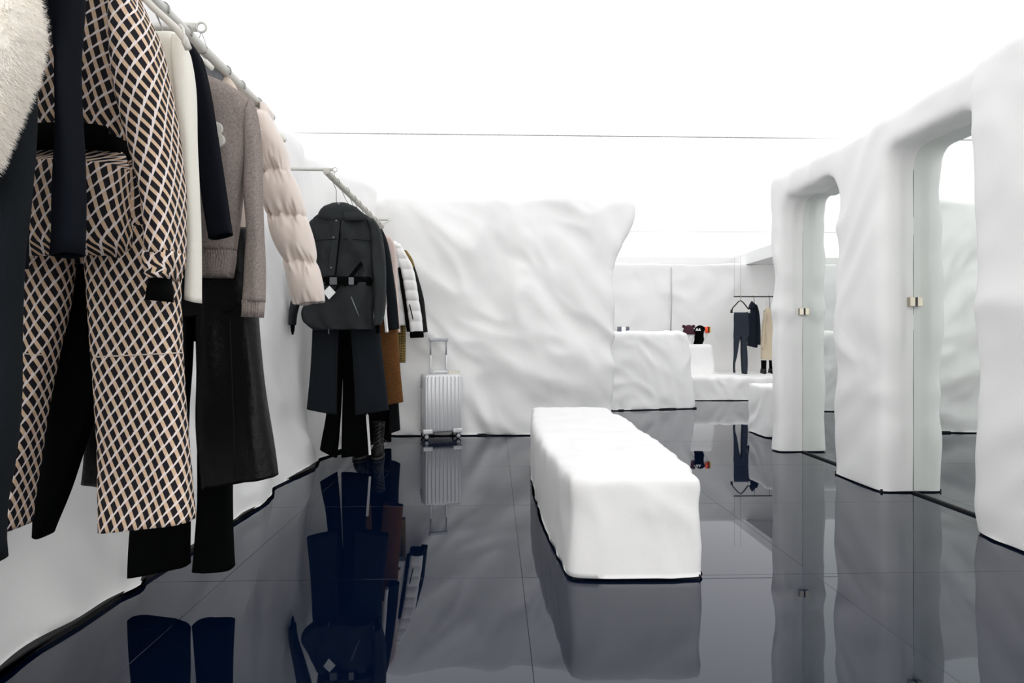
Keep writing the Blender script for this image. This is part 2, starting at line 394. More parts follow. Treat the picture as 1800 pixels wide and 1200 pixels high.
sf = box('trim_1', (xs0 + 1.2, 10.3, 2.61), (2.4, 2.6, .22), 'far_paint'); setp(sf, 'grey dropped ceiling section above the far hanging rail', 'soffit', kind='structure')
rk = fl(1343, 768)
sr = rock('low_block', [prism_geo([(rk.x, rk.y - .05), (rk.x + .7, rk.y - .3), (rk.x + .8, rk.y + .5), (rk.x, rk.y + .4)], -.2, .55)], .03, 6, .04, 47, .012, sc=1.8)
setp(sr, 'low white plaster block peeking out behind the right wall end', 'block')

# plaster bench
bf = ccw([(fl(1003, 1019).x, fl(1003, 1019).y), (fl(1236, 1019).x, fl(1236, 1019).y), (.98, 3.3), (.99, 4.95), (.33, 5.0), (.27, 4.1), (.27, 3.3)])
bt = []
for x, y in bf:
    bt.append((x + (.0 if x < .6 else 0), y))
bench = rock('plaster_bench', [prism_geo(bf, -.2, .445, bt)], .022, 14, .03, 53, .012, sc=1.7)
setp(bench, 'white rounded plaster bench standing alone on the navy floor', 'bench')
obj('base_strip', *prism_geo(shrink(bf, .014), 0, .02), 'gap_black', bench, smooth=False)

# ================================================================== GARMENT BUILDER
def cr(p0, p1, p2, p3, t):
    return .5 * ((2 * p1) + (p2 - p0) * t + (2 * p0 - 5 * p1 + 4 * p2 - p3) * t * t + (3 * p1 - p0 - 3 * p2 + p3) * t ** 3)
def loft(name, Y, rows, th, m, parent, n=32, fold=.006, fx=14.0, fz=3.0, seed=0, hem=.03, step=.018, seams=None, puff=.25, sq=.62, rib=0, ribz=None, uvrot=0.0, dy=0.0, label=None, topcap=True, edge=.0, wrinkle=0.0):
    """a hanging cloth volume. rows: (xl,xr,y) or (xl,yl,xr,yr) in pixels at distance Y; th = half thickness"""
    Y = Y * KS; dy = dy * KS; th = th * KS; fold = fold * KS; fx = fx / KS; edge = edge * KS; step = step * KS; wrinkle = wrinkle * KS; rib = rib / KS
    C = []
    for r in rows:
        xl_, yl_, xr_, yr_ = (r[0], r[2], r[1], r[2]) if len(r) == 3 else r
        Yp = Y + dy
        L, R = at(xl_, yl_, Yp), at(xr_, yr_, Yp)
        for _ in range(5):      # the outline is drawn by the near or far rim: fit the section to it
            lo, hi = 1e9, -1e9; cx_, hx_ = (L.x + R.x) / 2, (R.x - L.x) / 2
            for k in range(28):
                an = 2 * math.pi * k / 28; cu, sv = math.cos(an), math.sin(an)
                x = cx_ + hx_ * math.copysign(abs(cu) ** sq, cu); y = Yp + th * math.copysign(abs(sv) ** sq, sv)
                pxx = CX + F * (x * RV.x + y * RV.y) / (x * DV.x + y * DV.y); lo = min(lo, pxx); hi = max(hi, pxx)
            L.x += (xl_ - lo) * Yp / F; R.x += (xr_ - hi) * Yp / F
        if R.x - L.x < .004: m_ = (L.x + R.x) / 2; L.x, R.x = m_ - .002, m_ + .002
        C.append((L, R))
    S = []
    for i in range(len(C) - 1):
        a, b, c, d = C[max(i - 1, 0)], C[i], C[i + 1], C[min(i + 2, len(C) - 1)]
        k = max(1, int(((b[0] + b[1]) / 2 - (c[0] + c[1]) / 2).length / step))
        for j in range(k): S.append(tuple(cr(a[q], b[q], c[q], d[q], j / k) for q in (0, 1)))
    S.append(C[-1])
    sz = None
    if seams: sz = [H + (CY - y) / F * (Y + dy) for y in seams]
    V, UV = [], []; rings = []; dist = 0; prevc = None
    for ri, (L, R) in enumerate(S):
        c = (L + R) / 2; h = (R - L) / 2; t = th; hs = 1.0; wr_ = wrinkle
        if prevc is not None: dist += (c - prevc).length
        prevc = c
        frac_top = min(1.0, .35 + ri * step / .06) if topcap else 1.0
        t *= frac_top
        pf = 0; wf_ = 1.0
        if sz:
            z = c.z
            for q in range(len(sz) - 1):
                if sz[q] >= z >= sz[q + 1]:
                    f_ = (sz[q] - z) / (sz[q] - sz[q + 1]); pf = math.sin(math.pi * f_) ** .38; wf_ = 1 - math.sin(math.pi * f_) ** .8
            t = t * (1 - puff * 1.6 + puff * 1.6 * pf); hs = 1 - puff * .35 + puff * .35 * pf
        W = h.length
        ring = []; arc = 0; pv = None; arcs = []
        for k in range(n):
            an = 2 * math.pi * (k + .5) / n + math.pi / 2      # starts at the back (+y) middle
            cu, sv = math.cos(an), math.sin(an)
            u = math.copysign(abs(cu) ** sq, cu); v = math.copysign(abs(sv) ** sq, sv)
            p = c + h * (u * hs) + Vector((0, t * v, 0))
            xx = u * W
            wave = fold * (noise.noise(Vector((xx * fx + seed * 3.1, c.z * fz, seed * 1.7))) + .45 * noise.noise(Vector((xx * fx * 2.3 + seed, c.z * fz * 1.6, seed * 2.2 + 7))))
            grow = min(1.0, .25 + dist / .25)
            p.y += wave * grow * 2.0
            p.y += v * fold * .8 * noise.noise(Vector((xx * fx * .8, c.z * fz * 2.2, seed * 5.5 + v)))
            if edge: p += h.normalized() * (u * edge * noise.noise(Vector((c.z * 9, seed * 3.3, math.copysign(2, u)))))
            if sz and wrinkle:
                p.y += wf_ * wrinkle * noise.noise(Vector((xx * 48 + seed, c.z * 9, seed))) + wf_ * wrinkle * .5 * noise.noise(Vector((xx * 95 + seed, c.z * 16 + 4, seed)))
                p.z += (1 - pf) * wrinkle * .7 * noise.noise(Vector((xx * 30 + seed * 2, 3.3, seed)))
            if rib and ribz is not None and c.z < H + (CY - ribz) / F * (Y + dy):
                p.y += v * .0032 * math.sin(xx * rib)
            if pv is not None: arc += (p - pv).length
            pv = p; arcs.append(arc); ring.append(p)
        tot = arc + (ring[0] - ring[-1]).length
        rings.append(ring); UV.append([(a_, -dist) for a_ in arcs] + [(tot, -dist)])
    if hem:
        last = rings[-1]; c = sum(last, Vector()) / n
        for q, (sc_, up) in enumerate(((.985, .0), (.93, hem))):
            rings.append([c + Vector(((p.x - c.x) * sc_, (p.y - c.y) * (sc_ - .12), (p.z - c.z) * 1.0 + up)) for p in last])
            UV.append([(a_, b_ - .003 * (q + 1)) for a_, b_ in UV[-1]])
    V = [p for r in rings for p in r]; Fc = []; fu = []
    cr_, sr_ = math.cos(uvrot), math.sin(uvrot)
    def rot(q): return ((q[0] * cr_ - q[1] * sr_) / KS, (q[0] * sr_ + q[1] * cr_) / KS)
    for i in range(len(rings) - 1):
        for k in range(n):
            k2 = (k + 1) % n
            Fc.append((i * n + k, i * n + k2, (i + 1) * n + k2, (i + 1) * n + k))
            fu.append([rot(UV[i][k]), rot(UV[i][k + 1]), rot(UV[i + 1][k + 1]), rot(UV[i + 1][k])])
    Fc.append(tuple(range(n - 1, -1, -1))); fu.append([rot(UV[0][k]) for k in range(n - 1, -1, -1)])
    e = (len(rings) - 1) * n
    Fc.append(tuple(e + k for k in range(n))); fu.append([rot(UV[-1][k]) for k in range(n)])
    o = obj(name, V, Fc, m, parent, uvs=fu, label=label)
    return o

def set_rack(k):
    global KS, XR, ZR
    KS = k; XR = -1.0 * k; ZR = H + .99 * k
set_rack(1.15)
def garment(name, label, cat, Y, zb, group): return thing(name, label, cat, (XR, Y * KS, H + (zb - H) * KS), group)
def hanger(Y, label, group, arm=.19, m='hanger_white', zr=None, X=None, drop=.12, yaw=0.0, rr=.0255, clips=False, sag=.055):
    Y = Y * KS; zr = ZR; X = XR; arm *= KS; drop *= KS
    t = thing('clothes_hanger', label, 'hanger', (X, Y, zr), group)
    zt_ = zr - drop
    pts = ringpts((X, Y, zr), rr, (math.cos(-.6), 0, math.sin(-.6)), (-math.sin(-.6), 0, math.cos(-.6)), 16, 0, math.pi * 1.28, closed=False)
    hook = tube('hook', [pts[0]] + pts[1:] + [Vector((X - .006, Y, zr - .05)), Vector((X, Y, zr - .065)), Vector((X, Y, zt_))], .0028, 'wire', t, n=8)
    P = [Vector((X + u * arm, Y, zt_ - sag * abs(u) ** 1.3 - (.012 if abs(u) > .95 else 0))) for u in [-1 + i / 8 for i in range(17)]]
    V, Fc = tube_geo(P, .0075, 8)
    for i, v in enumerate(V): v.y = Y + (v.y - Y) * .8; v.z = v.z + (v.z - P[i // 8].z) * .7
    obj('arm', V, Fc, m, t)
    return t

# ------------------------------------------------------------------ rails and brackets
def bracket(label, ring_px, Y, arm_r, ringr):
    c = atk(ring_px[0], ring_px[1], Y); Y = c.y; arm_r *= KS; ringr *= KS
    t = thing('rail_bracket', label, 'bracket', (c.x, Y, c.z), 'rail brackets')
    tube('arm', [(-1.78, Y + .02, c.z + .01), (c.x - ringr - .002, Y, c.z)], arm_r, 'rail_paint', t, n=16)
    tube('ring', ringpts(c, ringr, (1, 0, 0), (0, 0, 1), 24), arm_r * .28, 'rail_paint', t, n=8, closed=True)
    return c
def rail(label, ya, yb_, r, m, hangs, n=20):
    ya *= KS; yb_ *= KS; r *= KS
    t = thing('clothes_rail', label, 'rail', (XR, (ya + yb_) / 2, ZR), 'clothes rails')
    V, Fc = tube_geo([(XR, ya, ZR), (XR, ya + .004, ZR), (XR, yb_ - .004, ZR), (XR, yb_, ZR)], [r * .9, r, r, r * .9], n); obj('pole', V, Fc, m, t)
    for c, rr in hangs:
        b = c - Vector((0, 0, rr * KS))
        tube('suspension_wire', [b, Vector((XR - r - .001, c.y, ZR)), Vector((XR - r * .6, c.y + .002, ZR - r * .9)), Vector((XR, c.y, ZR - r - .002)), Vector((XR + r * .6, c.y + .002, ZR - r * .9)), Vector((XR + r + .001, c.y, ZR)), b], .0014, 'wire', t, n=6)
    return t
c1 = bracket('thick grey arm bracket with end ring above the nearer clothes rail', (354, 48), 1.97, .0145, .016)
rail('smooth grey clothes rail hanging from wires nearest the viewer', .3, 2.58, .019, 'rail_paint', [(c1, .016)])


G1 = 'clothes on the nearer rail'; G2 = 'clothes on the farther rail'
# ------------------------------------------------------------------ white fur coat, dark trousers
g = garment('fur_jacket', 'cream white fur jacket at the very front of the near rail', 'jacket', .85, 1.25, G1)
body = loft('body', .85, [(-330, -150, -330), (-360, 0, -240), (-370, 55, -120), (-370, 72, 0), (-370, 80, 45), (-370, 70, 105), (-370, 47, 165), (-370, 23, 220), (-370, -2, 275), (-370, -45, 330)], .055, 'fur', g, fold=.004, seed=1, n=40)
random.seed(8)
V, Fc = [], []
me = body.data; o0 = origin(g); polys = [p for p in me.polygons if len(p.vertices) == 4 and p.area > 1e-6 and p.center.x + o0.x > -1.02 * KS]
wts = [p.area for p in polys]
for p in random.choices(polys, wts, k=70000):
    a, b, c, d = [me.vertices[i].co for i in p.vertices]; u, v = random.random(), random.random()
    q = (a * (1 - u) + b * u) * (1 - v) + (d * (1 - u) + c * u) * v
    nrm = p.normal * (1 if p.center.y * p.normal.y + .3 * (p.center.x - .1) * p.normal.x > 0 else -1); dr = (nrm + Vector((random.uniform(-.5, .5), random.uniform(-.5, .5), random.uniform(-1.1, .1)))).normalized()
    tn = dr.orthogonal().normalized() * .0007; L = random.uniform(.006, .015)
    k = len(V); V += [q + o0 - tn, q + o0 + tn, q + o0 + dr * L]; Fc.append((k, k + 1, k + 2))
pile = obj('fur_pile', V, Fc, 'fur', body, smooth=False); pile['kind'] = 'stuff'
hanger(.85, 'white hanger inside the cream fur jacket', 'hangers on the nearer rail')

g = garment('wide_trousers', 'charcoal wide trousers below the cream fur jacket', 'trousers', .97, .64, G1)
loft('leg', .97, [(-250, 66, -60), (-250, 64, 100), (-240, 62, 220), (-220, 60, 330), (-190, 50, 440), (-180, 39, 560), (-175, 36, 690), (-170, 26, 810), (-160, 12, 885), (-150, 5, 960), (-148, 994, 8, 991)], .04, 'charcoal_wool', g, seed=2, fold=.006)
loft('leg', .97, [(-420, -240, 100), (-420, -225, 440), (-400, -215, 810), (-380, -200, 992)], .035, 'charcoal_wool', g, seed=3)
loft('waistband', .97, [(-300, 50, -160), (-300, 60, -60)], .045, 'charcoal_wool', g, seed=3, hem=0)

# navy top with one sleeve in view
g = garment('jersey_top', 'dark navy long sleeved top between fur jacket and printed jacket', 'top', 1.12, 1.16, G1)
loft('body', 1.12, [(-150, 40, -200), (-180, 70, -120), (-190, 76, -20), (-190, 72, 60), (-190, 58, 130), (-185, 52, 300), (-185, 50, 470)], .04, 'navy_jersey', g, seed=4, fold=.004)
sl = loft('sleeve', 1.12, [(10, 120, -180), (50, 148, -100), (76, 152, -10), (88, 147, 55), (95, 144, 105), (97, 147, 190), (96, 152, 270), (93, 154, 350), (90, 153, 420), (86, 452, 151, 446)], .032, 'navy_jersey', g, seed=5, fold=.003, dy=-.03)
loft('cuff_stitch', 1.12, [(88.4, 152.4, 432), (88.0, 152.2, 434)], .0328, 'navy_dark', sl, seed=5, fold=.003, hem=0, dy=-.03, topcap=False)
hanger(1.12, 'white hanger inside the dark navy top', 'hangers on the nearer rail')

# ------------------------------------------------------------------ printed jacket and trousers
YC_ = 1.36
g = garment('printed_jacket', 'black tan and white lattice printed jacket with black belt', 'jacket', YC_, 1.23, G1)
loft('bodice', YC_, [(0, 170, -150), (-50, 225, -90), (-60, 232, 0), (-60, 236, 90), (-55, 238, 170), (-50, 238, 215), (-42, 230, 246)], .06, 'lattice_print', g, seed=6, fold=.007, uvrot=.13, hem=0)
loft('peplum', YC_, [(-42, 229, 262), (-52, 233, 285), (-60, 234, 330), (-62, 238, 390), (-60, 235, 432), (-48, 462, 216, 452)], .07, 'lattice_print', g, seed=7, fold=.012, uvrot=-.05, edge=.004)
loft('belt', YC_, [(-44, 238, 231, 234), (-44, 274, 231, 272)], .073, 'black_cloth', g, seed=6, fold=.004, hem=0, topcap=False, label='black belt')
sl = loft('sleeve', YC_, [(120, 190, -150), (150, 222, -80), (186, 256, 0), (190, 281, 55), (196, 300, 125), (208, 313, 195), (226, 321, 270), (240, 326, 340), (246, 327, 400), (250, 326, 448)], .058, 'lattice_print', g, seed=8, fold=.008, uvrot=-.28, dy=-.055, hem=.0, edge=.004)
cf_ = loft('cuff', YC_, [(251, 326, 444), (248, 328, 454), (250, 327, 466), (256, 321, 475), (252, 323, 483), (259, 317, 491)], .05, 'lattice_print', sl, n=48, seed=9, fold=.003, fx=22, uvrot=-.05, dy=-.055, topcap=False, hem=.012)
loft('inner_cuff', YC_, [(260, 304, 478), (258, 304, 492), (256, 305, 512), (254, 527, 305.5, 531)], .022, 'black_cloth', sl, seed=9, fold=.002, dy=-.06, label='black knit inner cuff')
loft('sleeve', YC_, [(-60, 0, -120), (-80, -30, 0), (-95, -45, 150), (-100, -50, 300), (-100, -50, 450)], .05, 'lattice_print', g, seed=10, fold=.006, dy=.02)
hanger(YC_, 'white hanger inside the lattice printed jacket', 'hangers on the nearer rail')
g = garment('printed_trousers', 'black tan and white lattice printed trousers below the matching jacket', 'trousers', YC_ + .05, .58, G1)
YT = YC_ + .06
lr = loft('leg', YT, [(140, 322, 380), (146, 320, 460), (152, 318, 520), (158, 320, 600), (163, 324, 680), (168, 332, 780), (171, 340, 865), (171, 931, 346, 912)], .045, 'lattice_print', g, seed=11, fold=.005, fx=10, uvrot=-.02)
ll = loft('leg', YT, [(38, 142, 380), (34, 137, 450), (30, 128, 530), (27, 108, 610), (25, 93, 690), (22, 79, 780), (16, 67, 860), (8, 923, 57, 926)], .04, 'lattice_print', g, seed=12, fold=.005, uvrot=-.1)
loft('knee_seam', YT, [(159.3, 626, 322, 619), (159.6, 628.5, 322, 621)], .0462, 'beige_cloth', lr, seed=11, fold=.005, fx=10, hem=0, topcap=False)
loft('knee_seam', YT, [(26.8, 617, 105.4, 622), (26.6, 619, 105, 624)], .0412, 'beige_cloth', ll, seed=12, fold=.005, hem=0, topcap=False)
loft('seat', YT, [(60, 300, 280), (55, 318, 340), (50, 321, 400), (60, 200, 420)], .04, 'lattice_print', g, seed=13, hem=0)

# black trousers behind the printed pair
g = garment('slim_trousers', 'plain black tapered trousers showing between the printed trouser legs', 'trousers', 1.52, .52, G1)
loft('leg', 1.52, [(95, 250, 400), (88, 246, 480), (80, 212, 600), (72, 182, 700), (66, 153, 790), (61, 124, 870), (58, 933, 98, 941)], .035, 'black_cloth', g, seed=14)
loft('leg', 1.52, [(225, 325, 400), (230, 322, 600), (240, 318, 800), (250, 312, 905)], .035, 'black_cloth', g, seed=15)

g = garment('leather_skirt', 'black leather hem showing between the two printed trouser legs', 'skirt', 1.6, .65, G1)
loft('skirt', 1.62, [(190, 300, 420), (180, 310, 520), (168, 318, 660), (152, 322, 770), (141, 849, 326, 858)], .035, 'leather_black', g, seed=70, fold=.008)
hanger(1.6, 'white hanger holding the black leather skirt', 'hangers on the nearer rail', arm=.12, drop=.5)

# ------------------------------------------------------------------ ivory sweater
g = garment('ivory_sweater', 'ivory white sweater with long sleeve next to the printed jacket', 'sweater', 1.60, 1.08, G1)
loft('body', 1.60, [(262, 312, 58), (235, 326, 92), (220, 330, 150), (222, 326, 250), (226, 322, 400), (230, 318, 520)], .03, 'ivory', g, seed=16, fold=.004)
loft('sleeve', 1.60, [(296, 326, 62), (300, 336, 95), (304, 343, 140), (312, 347, 210), (320, 350, 300), (324, 353, 390), (325, 355, 460), (323, 526, 357, 533)], .028, 'ivory', g, seed=17, fold=.004, dy=-.03, sq=.75)
g2 = thing('clothes_hanger', 'wide white hanger carrying the ivory sweater', 'hanger', (XR, 1.55 * KS, ZR), 'hangers on the nearer rail')
P = [atk(x, y, 1.53) for x, y in ((225, 10), (240, -6), (255, -2), (270, 14), (290, 32), (310, 50), (324, 68), (331, 86))]
V, Fc = tube_geo(P, .011, 10)
for v in V: v.y = 1.53 * KS + (v.y - 1.53 * KS) * .7
obj('arm', V, Fc, 'hanger_white', g2)
tube('hook', ringpts((XR, 1.53 * KS, ZR), .029, (1, 0, 0), (0, 0, 1), 16, -.8, math.pi * 1.1, closed=False) + [Vector((XR - .01, 1.53 * KS, ZR - .06)), atk(255, -2, 1.53)], .003, 'wire', g2)
tube('end_strap', [atk(316, 44, 1.52), atk(322, 50, 1.50), atk(324, 64, 1.50), atk(322, 76, 1.50), atk(327, 84, 1.52)], .004, 'hanger_white', g2)

# ------------------------------------------------------------------ navy top with tapered sleeve
g = garment('navy_cardigan', 'black navy top with straight sleeve between ivory and taupe sweaters', 'top', 1.74, 1.2, G1)
loft('body', 1.74, [(285, 335, 82), (262, 342, 110), (258, 344, 200), (262, 346, 440)], .03, 'navy_dark', g, seed=18)
loft('sleeve', 1.74, [(328, 343, 76), (332, 356, 98), (340, 366, 135), (344, 379, 205), (347, 391, 285), (354, 401, 350), (366, 420.5, 411, 411.5)], .026, 'navy_dark', g, seed=19, fold=.003, dy=-.03)
hanger(1.74, 'white hanger inside the black navy top', 'hangers on the nearer rail', arm=.15)

# ------------------------------------------------------------------ taupe sweater with letter
g = garment('taupe_sweater', 'taupe knitted sweater with white letter and ribbed cuffs', 'sweater', 1.9, 1.15, G1)
YF = 1.87
bd = loft('body', YF, [(300, 364, 130), (262, 402, 147), (240, 432, 166), (232, 446, 190), (230, 444, 240), (230, 430, 320), (232, 422, 400), (234, 418, 440)], .045, 'taupe_knit', g, seed=20, fold=.009, fx=11, hem=0)
loft('hem_rib', YF, [(236, 417, 438), (242, 416, 460), (250, 482, 410, 488)], .043, 'taupe_knit', bd, n=260, seed=20, fold=.009, fx=11, rib=800, ribz=400, topcap=False)
sl = loft('sleeve', YF, [(436, 449, 176), (430, 456, 215), (426, 461, 270), (426, 463, 340), (430, 465, 400), (426, 467, 470), (424, 468, 530)], .034, 'taupe_knit', g, seed=21, fold=.008, fx=18, dy=-.012, hem=0)
loft('cuff_rib', YF, [(425, 467, 528), (425, 466, 545), (424, 557, 465, 558)], .031, 'taupe_knit', sl, n=140, seed=21, fold=.008, fx=18, dy=-.012, rib=1000, ribz=400, topcap=False)
fc = bpy.data.curves.new('letter', 'FONT'); fc.body = 'B'; fc.size = .11 * KS; fc.extrude = .004; fc.bevel_depth = .004; fc.align_x = 'RIGHT'
fobj = bpy.data.objects.new('letter', fc); col.objects.link(fobj)
fm = bpy.data.meshes.new_from_object(fobj.evaluated_get(bpy.context.evaluated_depsgraph_get())); bpy.data.objects.remove(fobj)
fm.materials.clear(); fm.materials.append(MATS['knit_letter'])
lt = bpy.data.objects.new('letter_patch', fm); col.objects.link(lt); lt.parent = bd; lt['label'] = 'fuzzy white letter on the chest'
pL = atk(397, 267, YF); ys_ = min(v.co.y for v in bd.data.vertices if abs(v.co.x + origin(bd).x - pL.x + .03) < .04 and abs(v.co.z + origin(bd).z - pL.z - .03) < .05) + origin(bd).y
lt.location = Vector((pL.x + .022, ys_ + .001, pL.z)) - origin(bd); lt.rotation_euler = (math.pi / 2, 0, 0)
hanger(YF, 'white hanger inside the taupe sweater', 'hangers on the nearer rail', arm=.13, drop=.13)

# ------------------------------------------------------------------ leather trousers, black trousers
g = garment('leather_trousers', 'black leather wide leg trousers below the taupe sweater', 'trousers', 2.0, .52, G1)
YG = 1.96
lr = loft('leg', YG, [(344, 452, 470), (344, 454, 560), (345, 463, 645), (344, 474, 725), (347, 485, 790), (353, 857, 492, 834)], .05, 'leather_black', g, seed=22, fold=.016, fx=16, fz=1.3)
ll = loft('leg', YG, [(250, 338, 470), (240, 338, 600), (232, 334, 700), (226, 330, 790), (222, 850, 330, 858)], .045, 'leather_black', g, seed=23, fold=.01, fx=13, fz=1.5)
loft('yoke', YG, [(258, 440, 400), (250, 452, 480), (248, 455, 540), (250, 330, 560)], .045, 'leather_black', g, seed=24, hem=0)
tube('crease_seam', [atk(402 + (y - 500) * .035, y, YG - .062) for y in range(560, 850, 40)], .0016, 'leather_black', lr, n=6)
g = garment('flared_trousers', 'plain black flared trousers with lowest hems on the near rail', 'trousers', 2.1, .2, G1)
YH = 2.05
loft('leg', YH, [(250, 335, 560), (240, 332, 760), (232, 333, 880), (228, 335, 940), (224, 1012, 338, 990)], .04, 'black_cloth', g, seed=25, fold=.006)
loft('leg', YH, [(345, 408, 560), (347, 409, 760), (346, 409, 880), (343, 410, 940), (336, 999, 376, 1006) if False else (336, 1000, 413, 998)], .045, 'black_cloth', g, seed=26, fold=.006)
loft('waist', YH, [(262, 402, 480), (255, 405, 540), (252, 405, 600)], .035, 'black_cloth', g, seed=27, hem=0)

# ------------------------------------------------------------------ grey and beige jacket, mostly hidden
g = garment('hooded_jacket', 'grey and beige jacket peeping over the taupe sweater shoulder', 'jacket', 2.1, 1.5, G1)
loft('hood', 2.12, [(360, 388, 108), (356, 394, 118), (352, 392, 142), (352, 386, 160)], .04, 'grey_felt', g, seed=28)
loft('body', 2.16, [(384, 398, 122), (372, 408, 138), (360, 420, 160), (350, 430, 200), (350, 420, 300)], .03, 'beige_cloth', g, seed=29)
hanger(2.14, 'white hanger inside the grey and beige jacket', 'hangers on the nearer rail', arm=.08)
hanger(2.26, 'bare wire hook hanger behind the taupe sweater', 'hangers on the nearer rail', arm=.08)

# ------------------------------------------------------------------ beige puffer
g = garment('puffer_jacket', 'shiny pale beige puffer jacket with quilted sleeve at the near rail end', 'jacket', 2.42, 1.15, G1)
YP = 2.42
loft('body', YP, [(400, 462, 190), (385, 470, 230), (385, 462, 300), (390, 458, 380), (395, 455, 460)], .06, 'satin_beige', g, seed=30, fold=.008, seams=[190, 260, 340, 420, 470])
loft('sleeve', YP, [(446, 478, 196), (447, 492, 228), (449, 505, 258), (452, 514, 292), (456, 526, 325), (464, 541, 372), (473, 549, 405), (484, 556, 435), (496, 562, 465), (505, 569, 500), (511, 536, 573, 529)], .072, 'satin_beige', g, n=96, seed=31, fold=.004, seams=[188, 305, 382, 461, 541], puff=.40, dy=-.04, step=.005, wrinkle=.03, sq=.8)
loft('collar', YP, [(452, 474, 182), (455, 482, 196), (455, 480, 212)], .05, 'satin_beige', g, seed=32)
hanger(YP, 'white hanger inside the pale beige puffer jacket', 'hangers on the nearer rail', arm=.12, drop=.1)

# ================================================================== FARTHER RAIL
set_rack(1.22)
c2 = bracket('grey arm bracket with end ring above the start of the farther clothes rail', (589, 298), 3.50, .0105, .013)
c3 = bracket('small grey arm bracket with end ring above the far end of the farther rail', (684, 386), 5.02, .0105, .013)
rail('textured grey clothes rail hanging from wires behind the charcoal jacket', 3.40, 5.08, .019, 'rail_wrap', [(c2, .013), (c3, .013)])
YJ = 3.62
g = garment('hooded_parka', 'charcoal hooded jacket with belt and white diamond tag facing the room', 'jacket', YJ, 1.05, G2)
bd = loft('body', YJ, [(574, 628, 368), (556, 648, 380), (547, 657, 392), (550, 660, 425), (556, 661, 460), (560, 659, 492)], .06, 'shell_charcoal', g, n=64, seed=40, fold=.014, fx=12, fz=6, hem=0)
sk = loft('skirt', YJ, [(560, 658, 490), (548, 658, 510), (534, 659, 535), (528, 657, 550), (534, 566, 657, 575), (552, 580, 655, 579)], .075, 'shell_charcoal', g, n=64, seed=41, fold=.018, fx=20, fz=4)
sl = loft('sleeve', YJ, [(642, 658, 384), (650, 669, 402), (653, 675, 432), (655, 678, 470), (657, 679, 510), (657, 677, 545), (657, 671, 572)], .05, 'shell_charcoal', g, n=40, seed=42, fold=.010, fx=20, fz=5, dy=-.03)
loft('cuff_tab', YJ, [(657, 668, 564), (657, 668, 569)], .054, 'black_cloth', sl, hem=0, topcap=False, dy=-.02)
loft('cuff_strap', YJ, [(660, 668, 572), (661, 668, 586)], .02, 'black_cloth', sl, dy=-.02)
sl = loft('sleeve', YJ, [(546, 562, 386), (536, 560, 410), (526, 552, 450), (516, 540, 500), (508, 525, 545), (507, 521, 571)], .05, 'shell_charcoal', g, seed=43, fold=.006, dy=.0)
loft('cuff_strap', YJ, [(510, 519, 570), (511, 518, 580), (513, 516, 588)], .012, 'black_cloth', sl, hem=0)
hd = loft('hood', YJ, [(582, 612, 357), (568, 628, 364), (560, 640, 376), (558, 642, 384), (572, 640, 391)], .075, 'shell_charcoal', g, seed=44, fold=.007)
loft('hood_brim', YJ, [(604, 636, 372), (603, 641, 380), (606, 640, 388)], .02, 'shell_charcoal', hd, seed=45, dy=-.075, hem=0)
tube('yoke_seam', [atk(552, 424, YJ - .052), atk(570, 421, YJ - .070), atk(592, 420, YJ - .074)], .002, 'black_cloth', bd, n=6)
tube('yoke_seam', [atk(604, 420, YJ - .074), atk(630, 421, YJ - .070), atk(652, 424, YJ - .052)], .002, 'black_cloth', bd, n=6)
pk = plate('placket', [(atk(x, y, YJ).x, atk(x, y, YJ).z) for x, y in ((592, 394), (604, 394), (594, 486), (582, 486))], YJ - .073, YJ - .063, 'shell_charcoal', bd)
plate('placket_edge', [(atk(x, y, YJ).x, atk(x, y, YJ).z) for x, y in ((604, 392), (605.4, 392), (595.5, 486), (594, 486))], YJ - .0745, YJ - .063, 'black_cloth', pk)
for x, y in ((601, 363), (597, 392), (592, 421), (588, 473)):
    c = atk(x, y, YJ)
    V, Fc = tube_geo([(c.x, (YJ - .079) * KS, c.z), (c.x, (YJ - .076) * KS, c.z), (c.x, (YJ - .066) * KS, c.z)], [.005, .008, .008], 12); obj('snap', V, Fc, 'snap_metal', pk)
bl = loft('belt', YJ, [(559, 657, 488), (559, 657, 503)], .079, 'black_cloth', g, seed=41, fold=.004, hem=0, topcap=False, label='black webbing belt')
for x0, x1 in ((587, 599), (619.5, 628)):
    plate('buckle', [(atk(x, y, YJ).x, atk(x, y, YJ).z) for x, y in ((x0, 490), (x1, 490), (x1, 502.5), (x0, 502.5))], YJ - .094, YJ - .080, 'buckle' if x0 < 600 else 'snap_metal', bl)
plate('waist_strap', [(atk(x, y, YJ).x, atk(x, y, YJ).z) for x, y in ((640, 462), (643, 468), (612, 506), (608, 501))], YJ - .086, YJ - .078, 'black_cloth', bl)
plate('belt_end', [(atk(x, y, YJ).x, atk(x, y, YJ).z) for x, y in ((600, 503), (608, 499), (600, 510), (594, 514))], YJ - .092, YJ - .086, 'black_cloth', bl)
plate('diamond_tag', [(atk(x, y, YJ).x, atk(x, y, YJ).z) for x, y in ((587, 504.5), (597.5, 516), (586, 528), (576.5, 515))], YJ - .098, YJ - .095, 'tag_white', g, label='white diamond shaped swing tag')
for (xa, ya), (xb, yb2) in (((617, 521), (631, 556)),):
    zp = tube('pocket_zip', [atk(xa, ya, YJ - .088), atk(xb, yb2, YJ - .088)], .005, 'snap_metal', sk, n=6)
tube('hem_toggle', [atk(577.5, 576, YJ - .07), atk(578, 587, YJ - .07)], .004, 'snap_metal', sk, n=6)
hanger(YJ, 'wire hook hanger inside the charcoal hooded jacket', 'hangers on the farther rail', arm=.10, drop=.16)
g = garment('charcoal_trousers', 'charcoal straight trousers below the hooded jacket', 'trousers', YJ + .06, .57, G2)
YM = YJ + .07
loft('leg', YM, [(550, 596, 560), (547, 594, 620), (544, 593, 670), (539, 718, 592, 728)], .035, 'trouser_charcoal', g, seed=46, fold=.005)
